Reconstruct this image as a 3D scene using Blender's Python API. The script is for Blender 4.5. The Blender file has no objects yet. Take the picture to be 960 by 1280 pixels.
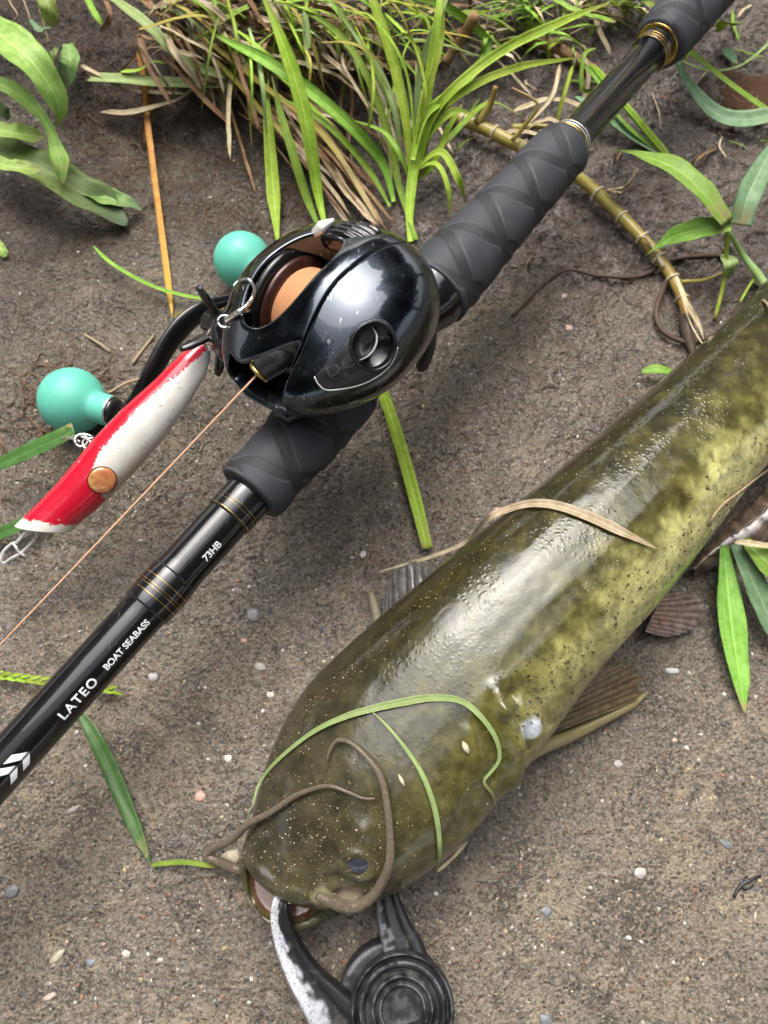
import bpy, math, random, os
import numpy as np
from mathutils import Vector, Matrix
from mathutils.bvhtree import BVHTree
R = math.radians
random.seed(7); rng = np.random.default_rng(7)
C = bpy.context.scene.collection
sc = bpy.context.scene

# ------------------------------------------------------------------ camera, sky, sun, exposure
TILT = R(24); FOC = 1000.0; CAMH = 0.28
cd = bpy.data.cameras.new('camera'); cam = bpy.data.objects.new('camera', cd); C.objects.link(cam)
cam.location = (0, 0, CAMH); cam.rotation_euler = (TILT, 0, 0)
cd.sensor_fit = 'VERTICAL'; cd.sensor_height = 24; cd.sensor_width = 18; cd.lens = 24 * FOC / 1280
cd.clip_start = 0.01; cd.clip_end = 500
cd.dof.use_dof = True; cd.dof.focus_distance = 0.235; cd.dof.aperture_fstop = 18
sc.camera = cam
SUN_EL, SUN_AZ = R(62), R(-12)          # azimuth measured from +Y towards +X
w = bpy.data.worlds.new('World'); sc.world = w; w.use_nodes = True
nt = w.node_tree; bg = nt.nodes['Background']
sky = nt.nodes.new('ShaderNodeTexSky'); sky.sky_type = 'NISHITA'; sky.sun_disc = False
sky.sun_elevation = SUN_EL; sky.sun_rotation = SUN_AZ
sky.air_density = 1.0; sky.dust_density = 6.0; sky.ozone_density = 1.0
hs = nt.nodes.new('ShaderNodeHueSaturation'); hs.inputs['Saturation'].default_value = 0.42
nt.links.new(sky.outputs[0], hs.inputs['Color']); nt.links.new(hs.outputs[0], bg.inputs['Color'])
bg.inputs['Strength'].default_value = 0.15
sd = bpy.data.lights.new('sun', 'SUN'); sd.energy = 1.1; sd.angle = R(74); sd.color = (1, 0.985, 0.96)
so = bpy.data.objects.new('sun', sd); C.objects.link(so)
SUNV = Vector((math.sin(SUN_AZ) * math.cos(SUN_EL), math.cos(SUN_AZ) * math.cos(SUN_EL), math.sin(SUN_EL)))
so.rotation_euler = SUNV.to_track_quat('Z', 'Y').to_euler()
sc.view_settings.view_transform = 'Standard'; sc.view_settings.look = 'None'
sc.view_settings.gamma = 1; sc.view_settings.exposure = 1.33

# ------------------------------------------------------------------ noise
def _h(ix, iy, iz, seed):
    n = (ix.astype(np.int64) * 374761393 + iy.astype(np.int64) * 668265263 + iz.astype(np.int64) * 2147483647 + seed * 1274126177) & 0xffffffff
    n = ((n ^ (n >> 13)) * 1274126177) & 0xffffffff
    n = (n ^ (n >> 16)) & 0xffffffff
    n = (n * 2246822519) & 0xffffffff
    return ((n ^ (n >> 15)) & 0xffffff) / float(0xffffff)
def vnoise(x, y, z=None, seed=0):
    x = np.asarray(x, float); y = np.asarray(y, float)
    x0 = np.floor(x); y0 = np.floor(y); fx = x - x0; fy = y - y0
    fx = fx * fx * fx * (fx * (fx * 6 - 15) + 10); fy = fy * fy * fy * (fy * (fy * 6 - 15) + 10)
    if z is None:
        zz = np.zeros_like(x0)
        a = _h(x0, y0, zz, seed); b = _h(x0 + 1, y0, zz, seed); c = _h(x0, y0 + 1, zz, seed); d = _h(x0 + 1, y0 + 1, zz, seed)
        return ((a * (1 - fx) + b * fx) * (1 - fy) + (c * (1 - fx) + d * fx) * fy) * 2 - 1
    z = np.asarray(z, float); z0 = np.floor(z); fz = z - z0; fz = fz * fz * fz * (fz * (fz * 6 - 15) + 10)
    r = 0
    for k in (0, 1):
        a = _h(x0, y0, z0 + k, seed); b = _h(x0 + 1, y0, z0 + k, seed); c = _h(x0, y0 + 1, z0 + k, seed); d = _h(x0 + 1, y0 + 1, z0 + k, seed)
        v = (a * (1 - fx) + b * fx) * (1 - fy) + (c * (1 - fx) + d * fx) * fy
        r = r + v * (fz if k else 1 - fz)
    return r * 2 - 1
def fbm(x, y, z=None, oct=4, seed=0):
    s = 0; a = 1; t = 0
    for o in range(oct):
        k = 2 ** o
        s = s + a * vnoise(x * k + 17.3 * o, y * k - 9.1 * o, None if z is None else z * k, seed + o); t += a; a *= 0.5
    return s / t
def sstep(a, b, x): t = np.clip((x - a) / (b - a), 0, 1); return t * t * (3 - 2 * t)

# ------------------------------------------------------------------ ground relief and placing helpers
CT, ST = math.cos(TILT), math.sin(TILT)
def ray(px, py):
    u, v = (px - 480) / FOC, (640 - py) / FOC
    return np.array([u, ST + v * CT, -CT + v * ST])
def P(px, py, h=0.0):
    d = ray(px, py); return np.array([0, 0, CAMH]) + d * ((h - CAMH) / d[2])
def depth(p): return (p[1] * ST - (p[2] - CAMH) * CT)
def pxof(p):
    d = np.asarray(p) - np.array([0, 0, CAMH]); z = d[1] * ST - d[2] * CT
    return 480 + FOC * d[0] / z, 640 - FOC * (d[1] * CT + d[2] * ST) / z
def bankmask(x, y):          # grassy earth bank, far left and centre
    edge = 0.325 + 0.02 * np.sin(x * 23 + 1) + 0.10 * sstep(0.02, 0.14, x)
    return sstep(edge, edge + 0.05, y)
def mudmask(x, y):           # wet mud over the concrete, far right
    e = 0.245 - 0.30 * np.clip(x - 0.02, -0.02, 1) + 0.20 * sstep(0.0, -0.10, x)
    return sstep(e - 0.02, e + 0.03, y + 0.012 * vnoise(x * 60, y * 60, None, 5))
def gh(x, y, fine=True):
    x = np.asarray(x, float); y = np.asarray(y, float)
    near = np.exp(-((x / 1.2) ** 2 + (y / 1.2) ** 2))
    z = 0.0018 * fbm(x * 14, y * 14, None, 3, 1) * near
    z = z - 0.004 * sstep(0.10, 0.0, y) * sstep(0, 0.2, x) * near
    b = bankmask(x, y) * near
    z = z + b * (0.012 + 0.008 * fbm(x * 45, y * 45, None, 5, 11) + .003 * np.abs(fbm(x * 150, y * 150, None, 3, 12))) + sstep(0.36, 0.6, y) * 0.04 * near
    m = mudmask(x, y) * near
    z = z + m * (0.0034 * fbm(x * 55, y * 55, None, 4, 21) + 0.0034 * np.abs(fbm(x * 130, y * 130, None, 4, 23)) + .0016 * fbm(x * 330, y * 330, None, 3, 25) * (np.abs(y) < 1))
    if fine:
        # crack and aggregate relief
        cy = P(100, 1148)[1] + (x - P(100, 1148)[0]) * 0.27 + 0.0016 * vnoise(x * 130, y * 0, None, 31) + .0008 * vnoise(x * 420, y * 0, None, 33)
        z = z - 0.0011 * np.exp(-((y - cy) / 0.0007) ** 2) * sstep(-0.035, -0.055, x) * near
        z = z + (0.0006 * fbm(x * 230, y * 230, None, 3, 41) + .0008 * np.abs(fbm(x * 420, y * 420, None, 2, 43)) * sstep(.05, .18, y) + .00055 * vnoise(x * 620, y * 620, None, 45) * (.35 + .65 * sstep(.04, .16, y)) + .0007 * vnoise(x * 290, y * 290, None, 46) * sstep(.04, .16, y)) * near
    return z
_hx = np.arange(-.40, .4005, .00075); _hy = np.arange(-.12, .7005, .00075); _HX, _HY = np.meshgrid(_hx, _hy, indexing='ij')
_HS, _HF = gh(_HX, _HY, False), gh(_HX, _HY, True)
def hq(x, y, fine=False):
    H_ = _HF if fine else _HS; u, v = (x + .40) / .00075, (y + .12) / .00075; i = int(min(max(u, 0), len(_hx) - 2)); j = int(min(max(v, 0), len(_hy) - 2)); u = min(max(u - i, 0), 1); v = min(max(v - j, 0), 1)
    return float((H_[i, j] * (1 - u) + H_[i + 1, j] * u) * (1 - v) + (H_[i, j + 1] * (1 - u) + H_[i + 1, j + 1] * u) * v)
def G(px, py, up=0.0):
    h = 0.0
    for _ in range(6):
        p = P(px, py, h + up); h = hq(p[0], p[1])
    return P(px, py, h + up)

# ------------------------------------------------------------------ object helpers
def tag(o, label=None, cat=None, group=None, kind=None):
    if cat and not kind: kind = 'thing'
    if label: o['label'] = label
    if cat: o['category'] = cat
    if group: o['group'] = group
    if kind: o['kind'] = kind
    return o
def empty(name, loc, label=None, cat=None, group=None):
    o = bpy.data.objects.new(name, None); C.objects.link(o); o.location = Vector(loc); o.empty_display_size = .01
    return tag(o, label, cat, group)
def mesh(name, V, F, mat, parent=None, smooth=True, uv=None, cols=None, attrs=None):
    me = bpy.data.meshes.new(name)
    V = np.asarray(V, float)
    if isinstance(F, np.ndarray) and F.ndim == 2:
        n, k = F.shape
        me.vertices.add(len(V)); me.vertices.foreach_set('co', V.ravel())
        me.loops.add(n * k); me.loops.foreach_set('vertex_index', F.astype(np.int32).ravel())
        me.polygons.add(n); me.polygons.foreach_set('loop_start', np.arange(0, n * k, k, dtype=np.int32))
        me.update(calc_edges=True)
    else:
        me.from_pydata([tuple(v) for v in V], [], [tuple(int(i) for i in f) for f in F])
    me.validate()
    if smooth: me.polygons.foreach_set('use_smooth', np.ones(len(me.polygons), bool))
    if uv is not None:
        ul = me.uv_layers.new(name='UVMap'); li = np.empty(len(me.loops), np.int32); me.loops.foreach_get('vertex_index', li)
        ul.data.foreach_set('uv', np.asarray(uv, np.float32)[li].ravel())
    if cols is not None:
        a = me.color_attributes.new('Col', 'FLOAT_COLOR', 'POINT')
        c = np.ones((len(V), 4), np.float32); c[:, :3] = cols; a.data.foreach_set('color', c.ravel())
    for k, v in (attrs or {}).items():
        a = me.attributes.new(k, 'FLOAT', 'POINT'); a.data.foreach_set('value', np.asarray(v, np.float32))
    if mat is not None: me.materials.append(mat)
    o = bpy.data.objects.new(name, me); C.objects.link(o)
    if parent is not None: adopt(o, parent)
    return o
def wloc(o):
    m = Matrix.Identity(4)
    while o is not None:
        m = (o.matrix_parent_inverse if o.parent else Matrix.Identity(4)) @ Matrix.LocRotScale(o.location, o.rotation_euler, o.scale) @ m; o = o.parent
    return m
def adopt(o, parent):
    o.parent = parent; o.matrix_parent_inverse = wloc(parent).inverted()
def pmat(*ps): return np.array(ps, float)
def crv(pts, n):
    """Catmull-Rom through points (any dimension), n samples, even in chord length."""
    p = np.asarray(pts, float)
    if len(p) == 2: t = np.linspace(0, 1, n)[:, None]; return p[0] * (1 - t) + p[1] * t
    q = np.vstack([2 * p[0] - p[1], p, 2 * p[-1] - p[-2]])
    d = np.maximum(np.linalg.norm(np.diff(p[:, :3], axis=0), axis=1), 1e-9) ** .5
    s = np.concatenate([[0], np.cumsum(d)]); out = []
    for t in np.linspace(0, s[-1], n):
        i = min(np.searchsorted(s, t, 'right') - 1, len(p) - 2); f = (t - s[i]) / d[i]
        a, b, c, e = q[i], q[i + 1], q[i + 2], q[i + 3]
        out.append(.5 * ((2 * b) + (c - a) * f + (2 * a - 5 * b + 4 * c - e) * f * f + (3 * b - a - 3 * c + e) * f ** 3))
    return np.array(out)
def frames(path, ref=None):
    p = np.asarray(path, float); T = np.gradient(p, axis=0); T /= np.maximum(np.linalg.norm(T, axis=1, keepdims=True), 1e-12)
    N = np.zeros_like(p)
    n = np.array([0, 0, 1.]) if ref is None else np.asarray(ref, float)
    if abs(np.dot(n, T[0])) > .95: n = np.array([0, 1., 0.1])
    for i in range(len(p)):
        n = n - np.dot(n, T[i]) * T[i]; n /= max(np.linalg.norm(n), 1e-9); N[i] = n
    return T, N, np.cross(T, N)
def tube_vf(path, rad, sides=10, ref=None, caps=True, sx=1.0):
    p = np.asarray(path, float); n = len(p); r = np.broadcast_to(np.asarray(rad, float), (n,))
    T, N, B = frames(p, ref); a = np.linspace(0, 2 * math.pi, sides, endpoint=False)
    V = (p[:, None] + r[:, None, None] * (np.cos(a)[None, :, None] * N[:, None] + sx * np.sin(a)[None, :, None] * B[:, None])).reshape(-1, 3)
    F = [(i * sides + j, i * sides + (j + 1) % sides, (i + 1) * sides + (j + 1) % sides, (i + 1) * sides + j) for i in range(n - 1) for j in range(sides)]
    if caps: F += [tuple(range(sides))[::-1], tuple((n - 1) * sides + j for j in range(sides))]
    UV = np.array([(j / sides, i / (n - 1)) for i in range(n) for j in range(sides)])
    return V, F, UV
def tube(name, path, rad, mat, parent=None, sides=10, ref=None, sx=1.0, **k):
    V, F, UV = tube_vf(path, rad, sides, ref, True, sx); return mesh(name, V, F, mat, parent, uv=UV, **k)
def join(parts):
    V, F, U, o = [], [], [], 0
    for v, f, u in parts:
        V.append(v); F += [tuple(i + o for i in q) for q in f]; U.append(u); o += len(v)
    return np.vstack(V), F, np.vstack(U)
def revolve(name, prof, org, ax, mat, parent=None, sides=64, ref=None, disp=None, **k):
    """prof: list of (t along axis, radius)."""
    ax = np.asarray(ax, float) / np.linalg.norm(ax); n = np.array([0, 0, 1.]) if ref is None else np.asarray(ref, float)
    n = n - np.dot(n, ax) * ax; n /= np.linalg.norm(n); b = np.cross(ax, n)
    pr = np.asarray(prof, float); m = len(pr); a = np.linspace(0, 2 * math.pi, sides, endpoint=False)
    rr = pr[:, 1][:, None] + (disp(pr[:, 0][:, None], a[None, :]) if disp else np.zeros((1, sides)))
    V = (np.asarray(org) + pr[:, 0][:, None, None] * ax + rr[:, :, None] * (np.cos(a)[None, :, None] * n + np.sin(a)[None, :, None] * b)).reshape(-1, 3)
    F = [(i * sides + (j + 1) % sides, i * sides + j, (i + 1) * sides + j, (i + 1) * sides + (j + 1) % sides) for i in range(m - 1) for j in range(sides)]
    F += [tuple(range(sides)), tuple((m - 1) * sides + j for j in range(sides))[::-1]]
    return mesh(name, V, F, mat, parent, **k)
def surfnet(f, lo, hi, res):
    """smooth mesh of the zero level of f(P) (negative inside)"""
    lo = np.asarray(lo, float); hi = np.asarray(hi, float); n = np.ceil((hi - lo) / res).astype(int) + 1
    ax = [lo[i] + np.arange(n[i]) * res for i in range(3)]
    X, Y, Z = np.meshgrid(*ax, indexing='ij'); val = f(X, Y, Z)
    ins = val < 0
    c = np.zeros(tuple(n - 1), int)
    for dx in (0, 1):
        for dy in (0, 1):
            for dz in (0, 1): c += ins[dx:n[0] - 1 + dx, dy:n[1] - 1 + dy, dz:n[2] - 1 + dz]
    act = (c > 0) & (c < 8); idx = -np.ones(act.shape, int); ii = np.argwhere(act); idx[act] = np.arange(len(ii))
    acc = np.zeros((len(ii), 3)); cnt = np.zeros(len(ii))
    i0, j0, k0 = ii.T
    for d in range(3):
        o = [e for e in range(3) if e != d]
        for s1 in (0, 1):
            for s2 in (0, 1):
                a = [i0, j0, k0]; a = [q.copy() for q in a]; a[o[0]] += s1; a[o[1]] += s2
                b = [q.copy() for q in a]; b[d] += 1
                va = val[tuple(a)]; vb = val[tuple(b)]; m = (va < 0) != (vb < 0)
                t = np.where(m, va / np.where(m, va - vb, 1), 0)
                q = np.stack(a, 1).astype(float); q[:, d] += t; acc[m] += q[m]; cnt[m] += 1
    V = lo + acc / cnt[:, None] * res
    F = []
    for d in range(3):
        o = [(d + 1) % 3, (d + 2) % 3]
        sl = [slice(None)] * 3; sl2 = [slice(None)] * 3; sl[d] = slice(0, -1); sl2[d] = slice(1, None)
        a = ins[tuple(sl)]; b = ins[tuple(sl2)]; e = np.argwhere(a != b)
        e = e[(e[:, o[0]] > 0) & (e[:, o[1]] > 0) & (e[:, o[0]] < n[o[0]] - 1) & (e[:, o[1]] < n[o[1]] - 1)]
        fl = a[tuple(e.T)]
        def g(p, q):
            x = e.copy(); x[:, o[0]] -= p; x[:, o[1]] -= q; return idx[tuple(x.T)]
        Q = np.stack([g(1, 1), g(0, 1), g(0, 0), g(1, 0)], 1)
        Q[~fl] = Q[~fl][:, ::-1]; F.append(Q)
    F = np.vstack(F)
    for _ in range(3):
        v = f(*V.T); h = res * .2; gr = np.stack([f(*(V + d).T) - f(*(V - d).T) for d in np.eye(3) * h], 1) / (2 * h)
        st = (v / np.maximum((gr ** 2).sum(1), 1e-9))[:, None] * gr; L = np.linalg.norm(st, axis=1, keepdims=True)
        V = V - st * np.minimum(1, res * .5 / np.maximum(L, 1e-12))
    return V, F
def smax(a, b, k): h = np.clip(.5 + .5 * (a - b) / k, 0, 1); return b * (1 - h) + a * h + k * h * (1 - h)
def smin(a, b, k): return -smax(-a, -b, k)
def bvh_of(*objs):
    V, F = [], []; o = 0
    for ob in objs:
        me = ob.data; v = np.empty(len(me.vertices) * 3); me.vertices.foreach_get('co', v); v = v.reshape(-1, 3)
        M = np.array(wloc(ob)); v = v @ M[:3, :3].T + M[:3, 3]
        V += [tuple(q) for q in v]; F += [tuple(i + o for i in p.vertices) for p in me.polygons]; o += len(v)
    return BVHTree.FromPolygons(V, F)
def hit(bvh, px, py, off=0.0):
    d = Vector(ray(px, py)).normalized(); h = bvh.ray_cast(Vector((0, 0, CAMH)), d)
    if h[0] is None: return None, None
    n = h[1]; n = -n if n.dot(d) > 0 else n
    return np.array(h[0] + n * off), np.array(n)

# ------------------------------------------------------------------ materials
def M(name, col=(.5, .5, .5), rough=.5, metal=0, spec=.5, coat=0, coatr=.05):
    m = bpy.data.materials.new(name); m.use_nodes = True; b = m.node_tree.nodes['Principled BSDF']
    b.inputs['Base Color'].default_value = (*col, 1); b.inputs['Roughness'].default_value = rough
    b.inputs['Metallic'].default_value = metal; b.inputs['Specular IOR Level'].default_value = spec
    b.inputs['Coat Weight'].default_value = coat; b.inputs['Coat Roughness'].default_value = coatr
    return m, m.node_tree, b
def nd(nt, t, **k):
    n = nt.nodes.new('ShaderNode' + t)
    for a, v in k.items(): setattr(n, a, v)
    return n
def coords(nt, kind='Object', scale=(1, 1, 1)):
    t = nd(nt, 'TexCoord'); mp = nd(nt, 'Mapping'); mp.inputs['Scale'].default_value = scale
    nt.links.new(t.outputs[kind], mp.inputs[0]); return mp.outputs[0]
def noise(nt, co, scale, detail=4, rough=.55, dist=0):
    n = nd(nt, 'TexNoise'); n.inputs['Scale'].default_value = scale; n.inputs['Detail'].default_value = detail
    n.inputs['Roughness'].default_value = rough; n.inputs['Distortion'].default_value = dist
    nt.links.new(co, n.inputs['Vector']); return n
def ramp(nt, fac, stops):
    r = nd(nt, 'ValToRGB'); e = r.color_ramp.elements
    while len(e) > 1: e.remove(e[-1])
    e[0].position = stops[0][0]; e[0].color = (*stops[0][1], 1) if len(stops[0][1]) == 3 else stops[0][1]
    for p, c in stops[1:]: x = e.new(p); x.color = (*c, 1)
    nt.links.new(fac, r.inputs[0]); return r.outputs[0]
def g3(v): return (v, v, v)
def mixc(nt, fac, a, b, mode='MIX'):
    m = nd(nt, 'Mix', data_type='RGBA', blend_type=mode)
    for s, v in ((0, fac), (6, a), (7, b)):
        if hasattr(v, 'links'): nt.links.new(v, m.inputs[s])
        elif s == 0: m.inputs[0].default_value = v
        else: m.inputs[s].default_value = (*v, 1)
    return m.outputs[2]
def mth(nt, op, a, b=None):
    m = nd(nt, 'Math', operation=op)
    for i, v in enumerate((a, b)):
        if v is None: continue
        if hasattr(v, 'links'): nt.links.new(v, m.inputs[i])
        else: m.inputs[i].default_value = v
    return m.outputs[0]
def bump(nt, b, h, dist, strength=1.0, prev=None):
    n = nd(nt, 'Bump'); n.inputs['Distance'].default_value = dist; n.inputs['Strength'].default_value = strength
    nt.links.new(h, n.inputs['Height'])
    if prev is not None: nt.links.new(prev, n.inputs['Normal'])
    nt.links.new(n.outputs[0], b.inputs['Normal']); return n.outputs[0]
def attr(nt, name):
    a = nd(nt, 'Attribute'); a.attribute_name = name; return a

def plain(name, col, rough=.4, metal=0, coat=0, dirt=.25, nscale=300, bmp=.00004, spec=.5, dcol=(.13, .11, .08)):
    """paint / plastic / metal with grime, uneven gloss and fine relief"""
    m, nt, b = M(name, col, rough, metal, spec, coat)
    co = coords(nt); n = noise(nt, co, nscale, 5, .6); n2 = noise(nt, co, nscale * 6, 3, .6)
    d = ramp(nt, n.outputs[0], [(.52, g3(0)), (.72, g3(dirt))])
    nt.links.new(mixc(nt, d, col, dcol), b.inputs['Base Color'])
    rr = nd(nt, 'MapRange'); rr.inputs[1].default_value = .3; rr.inputs[2].default_value = .75
    rr.inputs[3].default_value = rough * .75; rr.inputs[4].default_value = min(1, rough * 1.5 + .04)
    nt.links.new(n.outputs[0], rr.inputs[0]); nt.links.new(rr.outputs[0], b.inputs['Roughness'])
    bump(nt, b, n2.outputs[0], bmp); return m

# glossy reel paint: gunmetal flake under clear coat, with scratches and water spots
def gloss_mat(name, col, metal=.6, rough=.28, scr=.5, ior=1.62):
    m, nt, b = M(name, col, rough, metal, .15, 1.0, .03)
    b.inputs['Coat IOR'].default_value = ior
    co = coords(nt); n = noise(nt, co, 160, 5, .6)
    st = coords(nt, 'Object', (1, .12, .5)); s = noise(nt, st, 1500, 2, .5)
    sc_ = mth(nt, 'MULTIPLY', ramp(nt, s.outputs[0], [(.66, g3(0)), (.72, g3(1))]), ramp(nt, n.outputs[0], [(.5, g3(0)), (.6, g3(scr))]))
    nt.links.new(mixc(nt, sc_, col, (.5, .48, .43)), b.inputs['Base Color'])
    v = nd(nt, 'TexVoronoi'); v.inputs['Scale'].default_value = 900; nt.links.new(co, v.inputs['Vector'])
    dr = ramp(nt, v.outputs['Distance'], [(.0, g3(1)), (.12, g3(0))]); dr = mth(nt, 'MULTIPLY', dr, ramp(nt, n.outputs[0], [(.45, g3(0)), (.6, g3(1))]))
    nt.links.new(mth(nt, 'ADD', mth(nt, 'MULTIPLY', sc_, .5), mth(nt, 'MULTIPLY', dr, .4)), b.inputs['Coat Roughness'])
    nt.links.new(ramp(nt, n.outputs[0], [(.35, g3(rough)), (.7, g3(rough + .12))]), b.inputs['Roughness'])
    bump(nt, b, mth(nt, 'ADD', sc_, mth(nt, 'MULTIPLY', noise(nt, co, 90, 3).outputs[0], .5)), .00003)
    return m
m_reel = gloss_mat('reel_paint', (.048, .058, .072), 1.0, .20, .8, 1.5)
m_reel_dark = gloss_mat('reel_black', (.008, .008, .009), .1, .3, .2, 1.5)
m_blank = gloss_mat('rod_blank', (.005, .005, .006), .0, .3, .12, 1.45)
m_black = plain('black_plastic', (.012, .012, .013), .35, 0, .3)
m_blackmetal = plain('black_metal', (.02, .02, .022), .25, .6, .6)
m_gold = plain('gold_trim', (.62, .42, .12), .25, 1, .4, dirt=.3)
m_silver = plain('silver_metal', (.82, .82, .80), .25, 1, 0, dirt=.15)
m_bright = plain('bright_trim', (.75, .75, .72), .3, .5, .3, dirt=.15)
m_white = plain('white_print', (.75, .76, .77), .4, 0, .4, dirt=.08)
m_grey_print = plain('grey_print', (.045, .045, .05), .4, 0, .2, dirt=.1)
m_redplastic = plain('spool_brown', (.055, .018, .012), .3, .4, .4)
m_teal = plain('teal_rubber', (.115, .50, .38), .5, 0, .12, dirt=.12, nscale=120, bmp=.00003, dcol=(.2, .3, .22))

def eva_mat():
    m, nt, b = M('eva_foam', (.03, .032, .036), .62, 0, .3)
    co = coords(nt); n = noise(nt, co, 2600, 3, .6); n2 = noise(nt, co, 90, 4, .6); gr = attr(nt, 'groove')
    base = ramp(nt, gr.outputs['Fac'], [(0, (.040, .044, .052)), (.35, (.050, .054, .062)), (.55, (.078, .083, .092)), (.75, (.030, .032, .037)), (1, (.024, .0255, .029))])  # groove lips lightened: an edge highlight painted into the foam colour
    base = mixc(nt, ramp(nt, n2.outputs[0], [(.48, g3(0)), (.72, g3(.35))]), base, (.078, .08, .086))
    nt.links.new(base, b.inputs['Base Color'])
    nt.links.new(ramp(nt, n2.outputs[0], [(.3, g3(.45)), (.7, g3(.68))]), b.inputs['Roughness'])
    bump(nt, b, n.outputs[0], .00005, .8); return m
m_eva = eva_mat()

def line_mat():
    m, nt, b = M('braided_line', (.75, .30, .11), .6)
    co = coords(nt, 'UV', (1, 1, 1)); wv = nd(nt, 'TexWave'); wv.inputs['Scale'].default_value = 26; wv.inputs['Distortion'].default_value = 1.6
    wv.bands_direction = 'X'; wv.inputs['Detail'].default_value = 3; nt.links.new(co, wv.inputs['Vector'])
    nt.links.new(ramp(nt, wv.outputs[0], [(0, (.50, .19, .07)), (.5, (.78, .34, .14)), (1, (.86, .46, .24))]), b.inputs['Base Color'])
    bump(nt, b, wv.outputs[0], .0002, .8); return m
m_spoolline = line_mat()
m_line = plain('fishing_line', (.62, .36, .22), .5, 0, .2, dirt=.3, nscale=900)

def vcol_mat(name, rough=.4, coat=.5, coatr=.08, bd=.0001, bs=900, sss=0, v0=.75, v1=1.25):
    m, nt, b = M(name, (.5, .5, .5), rough, 0, .5, coat, coatr)
    a = nd(nt, 'VertexColor'); a.layer_name = 'Col'; co = coords(nt); n = noise(nt, co, bs, 4, .6)
    c = mixc(nt, ramp(nt, n.outputs[0], [(.35, g3(0)), (.7, g3(1))]), a.outputs[0], a.outputs[0])
    hv = nd(nt, 'HueSaturation'); nt.links.new(a.outputs[0], hv.inputs['Color'])
    nt.links.new(ramp(nt, n.outputs[0], [(.3, g3(v0)), (.7, g3(v1))]), hv.inputs['Value'])
    nt.links.new(hv.outputs[0], b.inputs['Base Color'])
    if sss: b.inputs['Subsurface Weight'].default_value = sss; b.inputs['Subsurface Radius'].default_value = (.002, .0015, .0006); b.inputs['Subsurface Scale'].default_value = 1
    bump(nt, b, n.outputs[0], bd); return m
m_lure = vcol_mat('lure_paint', .3, .9, .06, .00003, 300, v0=.93, v1=1.06)
m_gravel = vcol_mat('gravel_stone', .5, .25, .2, .0001, 1500)

def fish_mat():
    m, nt, b = M('fish_skin', (.1, .1, .03), .40, 0, .15, 1.0, .06)
    b.inputs['Coat IOR'].default_value = 1.46
    a = nd(nt, 'VertexColor'); a.layer_name = 'Col'; co = coords(nt)
    n1 = noise(nt, co, 330, 5, .65, .4); n2 = noise(nt, co, 1500, 4, .6)
    v = nd(nt, 'TexVoronoi'); v.inputs['Scale'].default_value = 700; nt.links.new(co, v.inputs['Vector'])
    hv = nd(nt, 'HueSaturation'); nt.links.new(a.outputs[0], hv.inputs['Color'])
    nt.links.new(ramp(nt, n1.outputs[0], [(.3, g3(.6)), (.68, g3(1.35))]), hv.inputs['Value'])
    nt.links.new(hv.outputs[0], b.inputs['Base Color'])
    b.inputs['Subsurface Weight'].default_value = .12; b.inputs['Subsurface Radius'].default_value = (.0015, .0012, .0004); b.inputs['Subsurface Scale'].default_value = 1
    # slime: uneven gloss, wrinkles
    nt.links.new(ramp(nt, n1.outputs[0], [(.35, g3(.05)), (.7, g3(.16))]), b.inputs['Coat Roughness'])
    st = attr(nt, 'slime'); w1 = noise(nt, co, 210, 4, .6, 1.2); w2 = noise(nt, co, 900, 3, .55, .6)
    hgt = mth(nt, 'ADD', mth(nt, 'MULTIPLY', w1.outputs[0], .18), mth(nt, 'MULTIPLY', w2.outputs[0], .34))
    hgt = mth(nt, 'ADD', hgt, mth(nt, 'MULTIPLY', mth(nt, 'MULTIPLY', ramp(nt, v.outputs['Distance'], [(.0, g3(1)), (.5, g3(0))]), st.outputs['Fac']), .9))
    bn = bump(nt, b, hgt, .0003, .36); nt.links.new(bn, b.inputs['Coat Normal']); return m
m_fish = fish_mat()
m_fin = vcol_mat('fin_membrane', .35, 1.0, .07, .0003, 420, sss=.15, v0=.45, v1=1.5)
m_barbel = plain('barbel_skin', (.19, .145, .095), .4, 0, .5, dirt=.85, nscale=1300, bmp=.0006, dcol=(.42, .34, .24))
m_eye = plain('fish_eye', (.035, .04, .055), .12, 0, 1, dirt=.2, nscale=400)

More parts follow.
